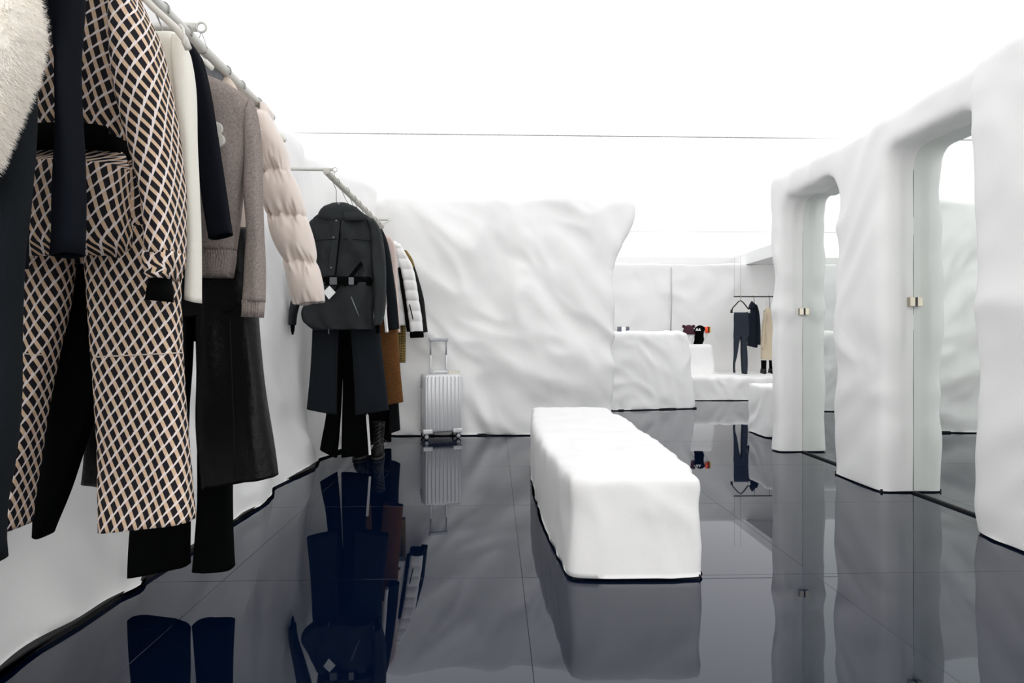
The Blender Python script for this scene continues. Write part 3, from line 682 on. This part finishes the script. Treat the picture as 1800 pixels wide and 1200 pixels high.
loft('leg', YM, [(614, 666, 560), (619, 672, 620), (622, 678, 670), (624, 729, 684, 720)], .04, 'trouser_charcoal', g, seed=47, fold=.005)
g = garment('striped_trousers', 'black trousers with thin white side stripe behind the charcoal pair', 'trousers', 3.92, .25, G2)
YN = 3.92
loft('leg', YN, [(585, 604, 560), (582, 603, 640), (576, 601, 700), (571, 599, 740), (563, 788, 593, 804)], .035, 'black_cloth', g, seed=48)
lr = loft('leg', YN, [(600, 640, 560), (602, 640, 640), (602, 643, 700), (601, 647, 750), (600, 803, 652, 797)], .035, 'black_cloth', g, seed=49)
plate('side_stripe', [(atk(x, y, YN).x, atk(x, y, YN).z) for x, y in ((645.5, 728), (649.5, 728), (654, 797), (650.5, 797.5))], YN - .038, YN - .030, 'white_trim', lr, label='white side stripe')
loft('waist', YN, [(590, 636, 480), (585, 640, 560), (588, 640, 600)], .03, 'black_cloth', g, hem=0)

g = garment('white_fleece', 'white garment whose sleeve end shows beside the hooded jacket', 'jacket', 4.05, 1.1, G2)
loft('sleeve', 4.05, [(664, 672, 420), (670, 677, 500), (674, 680, 550), (677, 683, 584)], .02, 'white_quilt', g)
loft('body', 4.05, [(632, 650, 388), (625, 660, 410), (620, 668, 440), (622, 668, 560)], .03, 'white_quilt', g)
g = garment('navy_coat', 'dark slate coat with plain straight sleeve behind the hooded jacket', 'coat', 4.2, 1.05, G2)
loft('sleeve', 4.2, [(662, 672, 402), (668, 680, 420), (672, 686, 445), (677, 693, 490), (680, 698, 530), (683, 580, 702.5, 577.5)], .035, 'charcoal_wool', g, seed=50)
loft('body', 4.2, [(630, 660, 398), (622, 668, 420), (622, 672, 560)], .035, 'charcoal_wool', g, seed=51)
g = garment('brown_trousers', 'brown suede trousers below the dark slate coat', 'trousers', 4.28, .54, G2)
loft('leg', 4.28, [(662, 698, 540), (664, 700, 590), (668, 704, 650), (674, 712, 709, 706)], .04, 'brown_suede', g, seed=52)
loft('leg', 4.28, [(622, 658, 540), (622, 655, 640), (624, 652, 708)], .035, 'brown_suede', g, seed=53)
g = garment('pink_coat', 'dusty pink coat squeezed between slate coat and white puffer', 'coat', 4.4, 1.05, G2)
loft('sleeve', 4.4, [(674, 686, 414), (680, 694, 430), (686, 697, 450), (690, 699, 500), (693, 702, 550), (692, 583, 704, 584)], .03, 'pink_beige', g, seed=54)
loft('body', 4.4, [(648, 672, 410), (640, 680, 430), (640, 684, 560)], .03, 'pink_beige', g, seed=55)
g = garment('black_trousers', 'black trousers hanging low behind the brown suede pair', 'trousers', 4.55, .28, G2)
loft('leg', 4.55, [(684, 700, 640), (684, 701, 710), (684, 762, 704, 755)], .03, 'dark_grey', g, seed=56)
loft('leg', 4.62, [(644, 686, 620), (646, 688, 720), (648, 775, 688, 776)], .03, 'black_cloth', g, seed=57)
g = garment('white_puffer', 'white quilted puffer jacket with black cuff and sleeve zip', 'jacket', 4.75, 1.05, G2)
YW = 4.75
sl = loft('sleeve', YW, [(695, 704, 428), (697, 714, 446), (701, 723, 462), (705, 728.5, 478), (710, 733.5, 505), (714, 737.5, 532), (718, 742, 560), (721, 744, 584)], .045, 'white_quilt', g, n=40, seed=58, seams=[420, 438, 456, 474, 493, 511, 529, 547, 565, 585], puff=.2, fold=.003, step=.008, dy=-.03)
loft('cuff', YW, [(721, 744, 582), (720, 745, 588), (721, 594, 745, 593)], .04, 'black_cloth', sl, dy=-.03, topcap=False, label='black cuff')
tube('sleeve_zip', [atk(720, 535, YW - .077), atk(723, 548, YW - .078), atk(726, 561, YW - .077)], .0055, 'black_cloth', sl, n=6)
loft('side_panel', YW, [(699, 705, 470), (704, 711, 505), (709, 715, 535), (715, 722, 583)], .03, 'black_cloth', sl, dy=-.03, hem=0)
loft('body', YW, [(668, 698, 424), (668, 704, 445), (672, 706, 480), (678, 712, 520), (680, 716, 572)], .05, 'white_quilt', g, seed=59, seams=[424, 455, 485, 515, 545, 575], puff=.15)
g = garment('olive_trousers', 'olive gold dotted trousers hanging below the white puffer', 'trousers', 4.8, .83, G2)
loft('leg', 4.85, [(688, 714, 550), (690, 713.5, 600), (691, 637, 713, 637)], .03, 'olive_print', g, seed=60)
g = garment('green_jacket', 'dark green jacket behind the white puffer at the far rail end', 'jacket', 4.9, 1.05, G2)
loft('shoulder_panel', 4.9, [(700, 715, 440), (704, 725, 455), (708, 730, 470)], .035, 'olive_gold', g, seed=61, hem=0)
loft('sleeve', 4.9, [(706, 727, 462), (714, 736, 490), (722, 745, 525), (732, 748, 550), (740, 585, 752, 583)], .035, 'dark_green', g, seed=62)
loft('body', 4.9, [(680, 702, 436), (676, 706, 450), (680, 710, 560)], .035, 'dark_green', g, seed=63)
loft('waist', 4.53, [(650, 672, 470), (650, 690, 560), (655, 696, 650)], .025, 'black_cloth', bpy.data.objects['black_trousers'], hem=0)
hanger(4.54, 'hanger holding the black trousers low behind the suede pair', 'hangers on the farther rail', arm=.11, drop=.42)
for yy, lab in ((4.05, 'white fleece garment'), (4.2, 'dark slate coat'), (4.4, 'dusty pink coat'), (4.75, 'white puffer'), (4.9, 'dark green jacket')):
    hanger(yy, 'hanger inside the ' + lab, 'hangers on the farther rail', arm=.13)
hg = thing('clothes_hanger', 'cream hanger end poking out behind the charcoal hooded jacket', 'hanger', (XR, 3.85 * KS, ZR), 'hangers on the farther rail')
tube('arm', [atk(630, 385, 3.85), atk(650, 392, 3.85), atk(662, 400, 3.85), atk(668, 406, 3.83), atk(670.5, 418, 3.83)], [.006, .007, .008, .008, .006], 'hanger_cream', hg)
tube('hook', ringpts((XR, 3.85 * KS, ZR), .029, (1, 0, 0), (0, 0, 1), 16, -.6, math.pi * 1.1, closed=False) + [Vector((XR, 3.85 * KS, ZR - .07)), atk(630, 385, 3.85)], .0028, 'wire', hg)

set_rack(1.0)
# ------------------------------------------------------------------ boots
def boot(label, px, py, yaw):
    b = fl(px, py); t = thing('lace_up_boot', label, 'boot', (b.x, b.y, 0), 'black boots under the farther rail')
    R = Matrix.Rotation(yaw, 3, 'Z')
    def T(v): return b + R @ Vector(v)
    # toe points to -y; rings from sole up
    secs = [(.012, .050, -.145, .11), (.05, .052, -.145, .11), (.085, .048, -.125, .105), (.11, .044, -.07, .10), (.15, .042, -.03, .095), (.2, .045, -.02, .095), (.26, .05, -.018, .095), (.30, .053, -.02, .097)]
    V, Fc = [], []; n = 24
    for z, hw, f, bk in secs:
        cy, hy = (f + bk) / 2, (bk - f) / 2
        for k in range(n):
            a = 2 * math.pi * k / n; cx_, sy = math.cos(a), math.sin(a)
            V.append(T((math.copysign(abs(cx_) ** .8, cx_) * hw * (1 - .12 * max(0, -sy)), cy + math.copysign(abs(sy) ** .85, sy) * hy, z)))
    for i in range(len(secs) - 1):
        for k in range(n): Fc.append((i * n + k, i * n + (k + 1) % n, (i + 1) * n + (k + 1) % n, (i + 1) * n + k))
    Fc.append(tuple(range(n - 1, -1, -1))); Fc.append(tuple((len(secs) - 1) * n + k for k in range(n)))
    up = obj('upper', V, Fc, 'boot_leather', t)
    V, Fc = [], []
    for z in (0, .022):
        for k in range(n):
            a = 2 * math.pi * k / n; cx_, sy = math.cos(a), math.sin(a)
            V.append(T((math.copysign(abs(cx_) ** .75, cx_) * .056, -.018 + math.copysign(abs(sy) ** .8, sy) * .135, z)))
    Fc = [(k, (k + 1) % n, n + (k + 1) % n, n + k) for k in range(n)] + [tuple(range(n - 1, -1, -1)), tuple(range(n, 2 * n))]
    obj('sole', V, Fc, 'rubber', t)
    for i in range(6):
        z = .10 + i * .034; fy = -.085 + i * .018 if i < 3 else -.035 - .0 * i
        tube('lace', [T((-.028, fy + .01, z)), T((-.01, fy - .012, z + .01)), T((.012, fy - .012, z + .022)), T((.028, fy + .01, z + .034))], .0028, 'lace', up, n=6)
    tube('lace_bow', [T((.0, -.06, .17)), T((.04, -.075, .18)), T((.085, -.07, .15)), T((.10, -.06, .12)), T((.07, -.07, .10)), T((.03, -.07, .13)), T((.0, -.06, .165))], .0026, 'lace', up, n=6)
    tube('lace_end', [T((.02, -.07, .16)), T((.045, -.10, .10)), T((.058, -.10, .03)), T((.06, -.10, .006))], .0026, 'lace', up, n=6)
    tube('collar', [T((math.cos(a) * .05, .038 + math.sin(a) * .055, .30)) for a in [2 * math.pi * k / 20 for k in range(20)]], .008, 'boot_leather', t, n=8, closed=True)
boot('black lace up boot under the rail with its bow loop in view', 665, 803, .05)
boot('black lace up boot half hidden behind the striped trousers', 636, 803, -.1)

# ------------------------------------------------------------------ suitcase
sb = fl(775, 769); SW, SD, SH = .405, .25, .60
rotz = math.radians(16)
st = thing('cabin_suitcase', 'silver ribbed aluminium suitcase standing before the back wall', 'suitcase', (sb.x, sb.y, 0))
RS = Matrix.Rotation(rotz, 3, 'Z')
def TS(x, y, z): return sb + RS @ Vector((x, y, z))
def sbox(name, c, d, m, parent=None, bevel=.004, label=None, seg=2):
    return box(name, TS(*c), d, m, parent or st, bevel=bevel, rot=Matrix.Rotation(rotz, 4, 'Z'), label=label, seg=seg)
ZB = .075
# ribbed shell: vertical ribs run round front, sides and back
prof = []
def roundrect(w_, d_, r, n=8):
    out = []
    for sx, sy, a0 in ((1, -1, -math.pi / 2), (1, 1, 0), (-1, 1, math.pi / 2), (-1, -1, math.pi)):
        for k in range(n + 1):
            a = a0 + math.pi / 2 * k / n; out.append((sx * (w_ / 2 - r) + r * math.cos(a), sy * (d_ / 2 - r) + r * math.sin(a)))
    return out
rr_ = roundrect(SW, SD, .035); dense = []
for i in range(len(rr_)):
    a = Vector(rr_[i]); b = Vector(rr_[(i + 1) % len(rr_)]); k = max(1, int((b - a).length / .003))
    for j in range(k): dense.append(a + (b - a) * (j / k))
per = []
acc = 0
for i, p in enumerate(dense):
    nx = dense[(i + 1) % len(dense)] - dense[i - 1]; nn = Vector((nx.y, -nx.x)).normalized(); per.append((p, nn))
V, Fc = [], []; n = len(per)
levels = [(0, .80, 0), (0.012, .93, .3), (.03, 1.0, 1), (SH - .03, 1.0, 1), (SH - .012, .94, .3), (SH, .82, 0)]
for z, sc_, rb in levels:
    for p, nn in per:
        flat = abs(nn.y) > .9
        x = p.x
        ripple = 0
        if flat and abs(x) < SW / 2 - .03: ripple = -.008 * (max(0, math.cos(2 * math.pi * x / .041)) ** 3) * 1.0
        elif abs(nn.x) > .9 and abs(p.y) > .03 and abs(p.y) < SD / 2 - .03: ripple = -.005 * (max(0, math.cos(2 * math.pi * p.y / .034)) ** 4)
        q = p + nn * (ripple * rb)
        ix = math.copysign(max(0, abs(q.x) - (1 - sc_) * .12), q.x); iy = math.copysign(max(0, abs(q.y) - (1 - sc_) * .12), q.y)
        V.append(TS(ix, iy, ZB + z))
for i in range(len(levels) - 1):
    for k in range(n): Fc.append((i * n + k, i * n + (k + 1) % n, (i + 1) * n + (k + 1) % n, (i + 1) * n + k))
Fc.append(tuple(range(n - 1, -1, -1))); Fc.append(tuple((len(levels) - 1) * n + k for k in range(n)))
shell = obj('shell', V, Fc, 'alu', st)
sbox('frame', (0, .012, ZB + SH / 2), (SW + .006, .022, SH + .006), 'alu_dark', bevel=.003)
for sx in (-1, 1):
    for z in (ZB + .10, ZB + SH - .11):
        lt_ = sbox('latch', (sx * (SW / 2 + .008), .012, z), (.012, .03, .07), 'alu_dark'); sbox('latch_tab', (sx * (SW / 2 + .015), .012, z + .01), (.006, .02, .03), 'alu', lt_, bevel=.001)
    for sy in (-1, 1):
        sbox('corner_guard', (sx * (SW / 2 - .045), sy * (SD / 2 - .03), ZB + .012), (.10, .07, .045), 'alu', bevel=.010, seg=3)
        wx, wy = sx * (SW / 2 - .035), sy * (SD / 2 - .035)
        wh = thing('wheel', None, None, (0, 0, 0)); wh.parent = st; wh.location = TS(wx, wy, .03) - sb
        def wt(nm, r, hw, m, y0=0):
            pts = [TS(wx, wy - hw + y0, .031), TS(wx, wy - hw * .6 + y0, .031), TS(wx, wy + hw * .6 + y0, .031), TS(wx, wy + hw + y0, .031)]
            V, Fc = tube_geo(pts, [r * .88, r, r, r * .88], 20); obj(nm, V, Fc, m, wh)
        wt('tyre', .030, .016, 'rubber'); wt('hub', .022, .0185, 'wheel_hub')
        sbox('fork', (wx, wy, .064), (.035, .05, .025), 'alu_dark', wh, bevel=.004)
for sx in (-1, 1):
    hx = sx * .085
    tube('handle_tube', [TS(hx - .01, .085, ZB + SH - .05), TS(hx - .01, .085, ZB + SH + .20)], .0095, 'alu', st)
    tube('handle_inner_tube', [TS(hx - .01, .085, ZB + SH + .19), TS(hx - .01, .085, ZB + SH + .36)], .007, 'alu_dark', st)
sbox('handle_grip', (-.01, .085, ZB + SH + .365), (.205, .026, .034), 'alu_dark', bevel=.007)
tube('carry_handle', [TS(-.09, -.01, ZB + SH), TS(-.085, -.01, ZB + SH + .022), TS(-.06, -.01, ZB + SH + .028), TS(.04, -.01, ZB + SH + .028), TS(.06, -.01, ZB + SH + .022), TS(.065, -.01, ZB + SH)], .009, 'alu', st)
tg = sbox('luggage_tag', (.135, -.04, ZB + SH + .012), (.12, .004, .05), 'tag_beige', bevel=.001, label='pale beige paper tag'); 
tube('tag_cord', [TS(.06, -.01, ZB + SH + .02), TS(.075, -.03, ZB + SH + .02), TS(.08, -.04, ZB + SH + .02)], .0015, 'wire', tg, n=6)

# ================================================================== FAR ROOM CLOTHES AND HEADS
YRf = 10.25
ra, rb_ = at(1290, 521, YRf), at(1356, 522, YRf)
t = thing('hanging_rail', 'thin dark rail hung on wires before the far wall', 'rail', (ra.x + .5, YRf, ra.z))
tube('pole', [ra, Vector((ra.x + 1.5, YRf, ra.z))], .011, 'black_metal', t)
for xx in (1291, 1302):
    p = at(xx, 521, YRf); tube('suspension_wire', [p, Vector((p.x + (.0), YRf, ZC))], .0022, 'wire', t, n=6)
GF = 'clothes on the far rail'
g = thing('grey_leggings', 'slate grey leggings clipped to a hanger on the far rail', 'leggings', (at(1302, 600, 10.1).x, 10.1, .4), GF)
loft('waist', 10.1, [(1290, 1315, 549), (1289.5, 1316, 560), (1289.5, 1316.5, 580), (1289, 1316, 592)], .04, 'slate_legging', g, fold=.006, hem=0, step=.03)
loft('leg', 10.1, [(1289.3, 1303, 588), (1289.5, 1299, 605), (1289.3, 1296, 625), (1288.7, 1292, 640), (1289, 1292.3, 655)], .05, 'slate_legging', g, fold=.003, step=.03, seed=2)
loft('leg', 10.1, [(1300, 1316.5, 588), (1301.5, 1313, 602), (1301.5, 1314, 622), (1302.5, 1314.5, 640), (1303.5, 656, 1313.5, 658)], .05, 'slate_legging', g, fold=.003, step=.03, seed=3)
h = thing('clothes_hanger', 'dark wire hanger holding the slate grey leggings', 'hanger', (at(1302, 530, 10.1).x, 10.1, 1.7), 'hangers on the far rail')
tube('arm', [at(x, y, 10.1) for x, y in ((1286, 546), (1288, 541), (1298, 530), (1302, 528), (1307, 532), (1317, 545))], .011, 'black_metal', h)
tube('hook', [at(1302, 528, 10.1), at(1302.5, 522, 10.15), at(1302, 519, 10.25), at(1300.5, 520, 10.3)], .006, 'wire', h, n=6)
for x in (1286, 1317): tube('clip', [at(x, 544, 10.08), at(x - .3, 550, 10.08)], .02, 'black_metal' if x < 1300 else 'hanger_white', h, n=6)
tube('trouser_bar', [at(1289, 549, 10.1), at(1303, 551, 10.1), at(1316, 548, 10.1)], .006, 'wire', h, n=6)
g = thing('slate_jacket', 'dark navy hooded jacket beside the leggings on the far rail', 'jacket', (at(1327, 600, 10.3).x, 10.3, .9), GF)
loft('body', 10.3, [(1317, 1328, 533), (1315, 1332, 543), (1314, 1334, 560), (1314, 1335, 590), (1313, 607, 1331, 611)], .06, 'slate_navy', g, step=.03, fold=.01)
loft('sleeve', 10.25, [(1326, 1331, 535), (1328, 1335, 552), (1329, 1337, 580), (1329, 604, 1337, 606)], .05, 'slate_navy', g, step=.03, seed=3)
loft('hood', 10.25, [(1320, 1323, 529), (1317, 1328, 536), (1317, 1328, 542)], .05, 'slate_navy', g, step=.02)
h = thing('clothes_hanger', 'wire hanger inside the dark navy hooded jacket on the far rail', 'hanger', (at(1325, 530, 10.3).x, 10.3, 1.7), 'hangers on the far rail')
tube('hook', [at(1326, 538, 10.27), at(1326, 530, 10.25), at(1325, 521, 10.25), at(1323, 519.5, 10.25)], .006, 'wire', h, n=6)
tube('arm', [at(1317, 542, 10.3), at(1324, 536, 10.3), at(1332, 541, 10.3)], .01, 'hanger_white', h)
g = thing('sand_coat', 'sand beige coat hanging half hidden behind the right wall end', 'coat', (at(1348, 600, 10.2).x, 10.2, .7), GF)
loft('body', 10.2, [(1345, 1352, 540), (1342, 1360, 552), (1339, 1366, 580), (1337, 1370, 610), (1337, 631, 1372, 633)], .06, 'sand_coat', g, step=.03, fold=.015)
loft('sleeve', 10.15, [(1342, 1347, 548), (1339.5, 1345, 570), (1337, 1343, 600), (1337, 1342, 612)], .05, 'sand_coat', g, step=.03)
h = thing('clothes_hanger', 'white hanger holding the sand beige coat on the far rail', 'hanger', (at(1348, 530, 10.25).x, 10.25, 1.7), 'hangers on the far rail')
tube('hook', [at(1348, 540, 10.22), at(1348, 530, 10.25), at(1347, 521, 10.25), at(1345.5, 520, 10.25)], .006, 'hanger_white', h, n=6)
tube('arm', [at(1342, 548, 10.2), at(1348, 539, 10.2), at(1356, 546, 10.2)], .01, 'hanger_white', h)
h = thing('clothes_hanger', 'hanger inside the black garment at the far rail', 'hanger', (at(1353, 530, 10.42).x, 10.4, 1.7), 'hangers on the far rail')
tube('hook', [at(1353, 544, 10.44), at(1353, 530, 10.40), at(1352, 521, 10.28), at(1351, 519.5, 10.25)], .006, 'wire', h, n=6)
tube('arm', [at(1350, 547, 10.45), at(1353, 543, 10.45), at(1357, 546, 10.45)], .01, 'hanger_white', h)
g = thing('black_jacket', 'black garment edge behind the sand beige coat on the far rail', 'jacket', (at(1357, 580, 10.45).x, 10.45, .75), GF)
loft('body', 10.45, [(1350, 1356, 543), (1350, 1358, 560), (1350, 1362, 600), (1350, 1364, 628)], .05, 'black_cloth', g, step=.03)
for k, (px, lab) in enumerate(((1342.5, 'black ankle boot on the far ledge left of its pair'), (1356.5, 'black ankle boot on the far ledge nearer the right wall'))):
    p = at(px, 660, 10.2); z0 = .40 + .012; t = thing('ankle_boot', lab, 'boot', (p.x, 10.2, z0), 'boots on the far ledge')
    loft('shaft', 10.2, [(px - 5, px + 5, 633), (px - 4.6, px + 4.6, 645), (px - 5, px + 5, 655)], .05, 'black_cloth', t, hem=0, step=.02, fold=.001, topcap=False)
    loft('foot', 10.12, [(px - 5.5, px + 4.5, 648), (px - 6.5, px + 4.5, 655), (px - 6.5, px + 4.5, 659)], .11, 'boot_leather', t, hem=0, step=.02, fold=.001, topcap=False)

def head(px, py_top, py_bot, Y, label, m, hat=True):
    pass
def ellip(name, c, r, m, parent, n=20, k=14, z0=-1.0, z1=1.0, label=None, pw=1.0):
    V, Fc = [], []
    for i in range(k + 1):
        zz = z0 + (z1 - z0) * i / k; rad = math.sqrt(max(0.0004, 1 - zz * zz)) ** pw
        for j in range(n):
            a = 2 * math.pi * j / n; V.append(Vector(c) + Vector((r[0] * rad * math.cos(a), r[1] * rad * math.sin(a), r[2] * zz)))
    for i in range(k):
        for j in range(n): Fc.append((i * n + j, i * n + (j + 1) % n, (i + 1) * n + (j + 1) % n, (i + 1) * n + j))
    Fc.append(tuple(range(n - 1, -1, -1))); Fc.append(tuple(k * n + j for j in range(n)))
    return obj(name, V, Fc, m, parent, label=label)
def skull(name, c, m, parent, top=.13, neck=.17, lean=.0):
    V, Fc = [], []; n = 20
    prof_ = [(-neck, .062, .062, -.01), (-neck * .75, .055, .058, -.005), (-neck * .45, .058, .07, .0), (-.04, .072, .088, .012), (.0, .078, .096, .012), (.05, .080, .100, .005), (.09, .066, .085, .0), (.115, .045, .058, -.005), (top, .008, .01, -.008)]
    for z, rx, ry, off in prof_:      # faces +x
        for j in range(n):
            a = 2 * math.pi * j / n; V.append(Vector(c) + Vector((off + lean * z + ry * math.cos(a), rx * math.sin(a), z)))
    for i in range(len(prof_) - 1):
        for j in range(n): Fc.append((i * n + j, i * n + (j + 1) % n, (i + 1) * n + (j + 1) % n, (i + 1) * n + j))
    Fc.append(tuple(range(n - 1, -1, -1))); Fc.append(tuple((len(prof_) - 1) * n + j for j in range(n)))
    return obj(name, V, Fc, m, parent)
# head with beanie
c = at(1210.5, 589, 10.14)
t = thing('hat_mannequin', 'white display head wearing the burgundy beanie', 'mannequin', (c.x, 10.14, .95), 'display heads')
skull('bust', c, 'head_white', t)
hn = thing('bear_ear_beanie', 'burgundy knitted beanie with two round ears', 'hat', (c.x, 10.14, c.z))
cr0 = ellip('crown', c + Vector((0, 0, .015)), (.106, .106, .175), 'burgundy_knit', hn, z0=.0, z1=.98)
tube('brim', ringpts(c + Vector((0, 0, .025)), .110, (1, 0, 0), (0, 1, 0), 24), .012, 'burgundy_knit', hn, n=8, closed=True)
for sx in (-1, 1): ellip('ear', c + Vector((sx * .088, 0, .158)), (.032, .022, .032), 'burgundy_knit', hn, n=14, k=10)
# head with balaclava and goggles
c = at(1230.5, 587, 10.14)
t = thing('hat_mannequin', 'white display head under the black balaclava', 'mannequin', (c.x, 10.14, .95), 'display heads')
skull('bust', c + Vector((.03, 0, 0)), 'head_white', t, neck=.2, lean=.1)
bn = thing('balaclava', 'black knitted balaclava with white marks on a display head', 'balaclava', (c.x, 10.14, .95))
V, Fc = [], []; n = 24
pr = [(-.215, .085, .085, -.045), (-.16, .078, .084, -.03), (-.10, .076, .088, -.01), (-.04, .088, .088, -.01), (.03, .094, .095, -.01), (.08, .090, .105, .0), (.12, .070, .085, .0), (.145, .045, .05, .0), (.16, .01, .012, .0)]
for z, rx, ry, off in pr:
    for j in range(n):
        a = 2 * math.pi * j / n; V.append(c + Vector((off + ry * math.cos(a), rx * math.sin(a), z)))
for i in range(len(pr) - 1):
    for j in range(n): Fc.append((i * n + j, i * n + (j + 1) % n, (i + 1) * n + (j + 1) % n, (i + 1) * n + j))
Fc.append(tuple(range(n - 1, -1, -1))); Fc.append(tuple((len(pr) - 1) * n + j for j in range(n)))
obj('hood', V, Fc, 'black_cloth', bn)
for a in (-.6, 3.8):
    pts = [at(1223.5 + a, 581.5, 10.03), at(1225.2 + a * 1.0, 577, 10.03), at(1226.6 + a, 577, 10.03), at(1228.2 + a, 581.5, 10.03), at(1226.5 + a, 580.5, 10.03)]
    plate('mountain_mark', [(p.x, p.z) for p in pts], 10.025, 10.04, 'white_trim', bn)
gg = thing('ski_goggles', 'orange and yellow ski goggles on the black balaclava', 'goggles', (c.x + .08, 10.14, c.z))
lens = []
V, Fc = [], []
ga = at(1233, 574, 10.14); gb = at(1248.5, 585, 10.14)
zc_, hz = (ga.z + gb.z) / 2, (ga.z - gb.z) / 2
for i in range(13):
    a = -math.pi / 2 * 1.05 + math.pi * 1.05 * i / 12
    for z in (-1, -.8, .8, 1):
        V.append(Vector((c.x + .06 + .115 * math.cos(a), 10.14 + .115 * math.sin(a), zc_ + hz * z)) - Vector((math.cos(a), math.sin(a), 0)) * (.012 if abs(z) == 1 else 0))
for i in range(12):
    for k in range(3): Fc.append((i * 4 + k, (i + 1) * 4 + k, (i + 1) * 4 + k + 1, i * 4 + k + 1))
    Fc.append((i * 4 + 3, (i + 1) * 4 + 3, (i + 1) * 4, i * 4))
Fc += [(0, 1, 2, 3), (48, 49, 50, 51)]
obj('lens', V, Fc, 'goggle_orange', gg)
def gband(nm, a0, a1, m, r=.118):
    V, Fc = [], []
    for i in range(5):
        a = a0 + (a1 - a0) * i / 4
        for rr2, z in ((r, -1), (r, 1), (r - .02, 1), (r - .02, -1)): V.append(Vector((c.x + .06 + rr2 * math.cos(a), 10.14 + rr2 * math.sin(a), zc_ + hz * .98 * z)))
    for i in range(4):
        for k in range(4): Fc.append((i * 4 + k, (i + 1) * 4 + k, (i + 1) * 4 + (k + 1) % 4, i * 4 + (k + 1) % 4))
    Fc += [(0, 1, 2, 3), (16, 17, 18, 19)]; obj(nm, V, Fc, m, gg, smooth=False)
gband('frame_band', -1.15, -.85, 'goggle_dark', .121); gband('frame_edge', -.85, .3, 'goggle_yellow', .124)
tube('strap', ringpts((c.x, 10.14, zc_), .112, (1, 0, 0), (0, 1, 0), 16, math.pi * .4, math.pi * 1.6, closed=False), .012, 'black_cloth', gg, n=6)
# grey goggles on the counter
p = at(1095, 578, rp0.y + .32); zt_c = 1.135
t = thing('visor_goggles', 'grey and white goggles lying on the tall counter', 'goggles', (p.x, p.y, zt_c))
pts = ringpts((p.x, p.y, p.z), .075, (1, 0, 0), (0, 1, 0), 12, math.pi * 1.05, math.pi * 1.95, closed=False)
def band(nm, a0, a1, m, r=.085):
    V, Fc = [], []
    for i in range(7):
        a = a0 + (a1 - a0) * i / 6
        for rr2, z in ((r, -.045), (r * 1.03, 0), (r, .045), (r - .02, .045), (r - .02, -.045)): V.append(Vector((p.x + rr2 * math.cos(a), p.y + rr2 * math.sin(a), p.z - .01 + z)))
    for i in range(6):
        for k in range(5): Fc.append((i * 5 + k, (i + 1) * 5 + k, (i + 1) * 5 + (k + 1) % 5, i * 5 + (k + 1) % 5))
    Fc += [(0, 1, 2, 3, 4), (30, 31, 32, 33, 34)]; obj(nm, V, Fc, m, t)
band('strap', math.pi * .95, math.pi * 1.35, 'grey_lens'); band('frame', math.pi * 1.35, math.pi * 1.6, 'white_trim'); band('lens', math.pi * 1.6, math.pi * 2.05, 'grey_lens', .095)
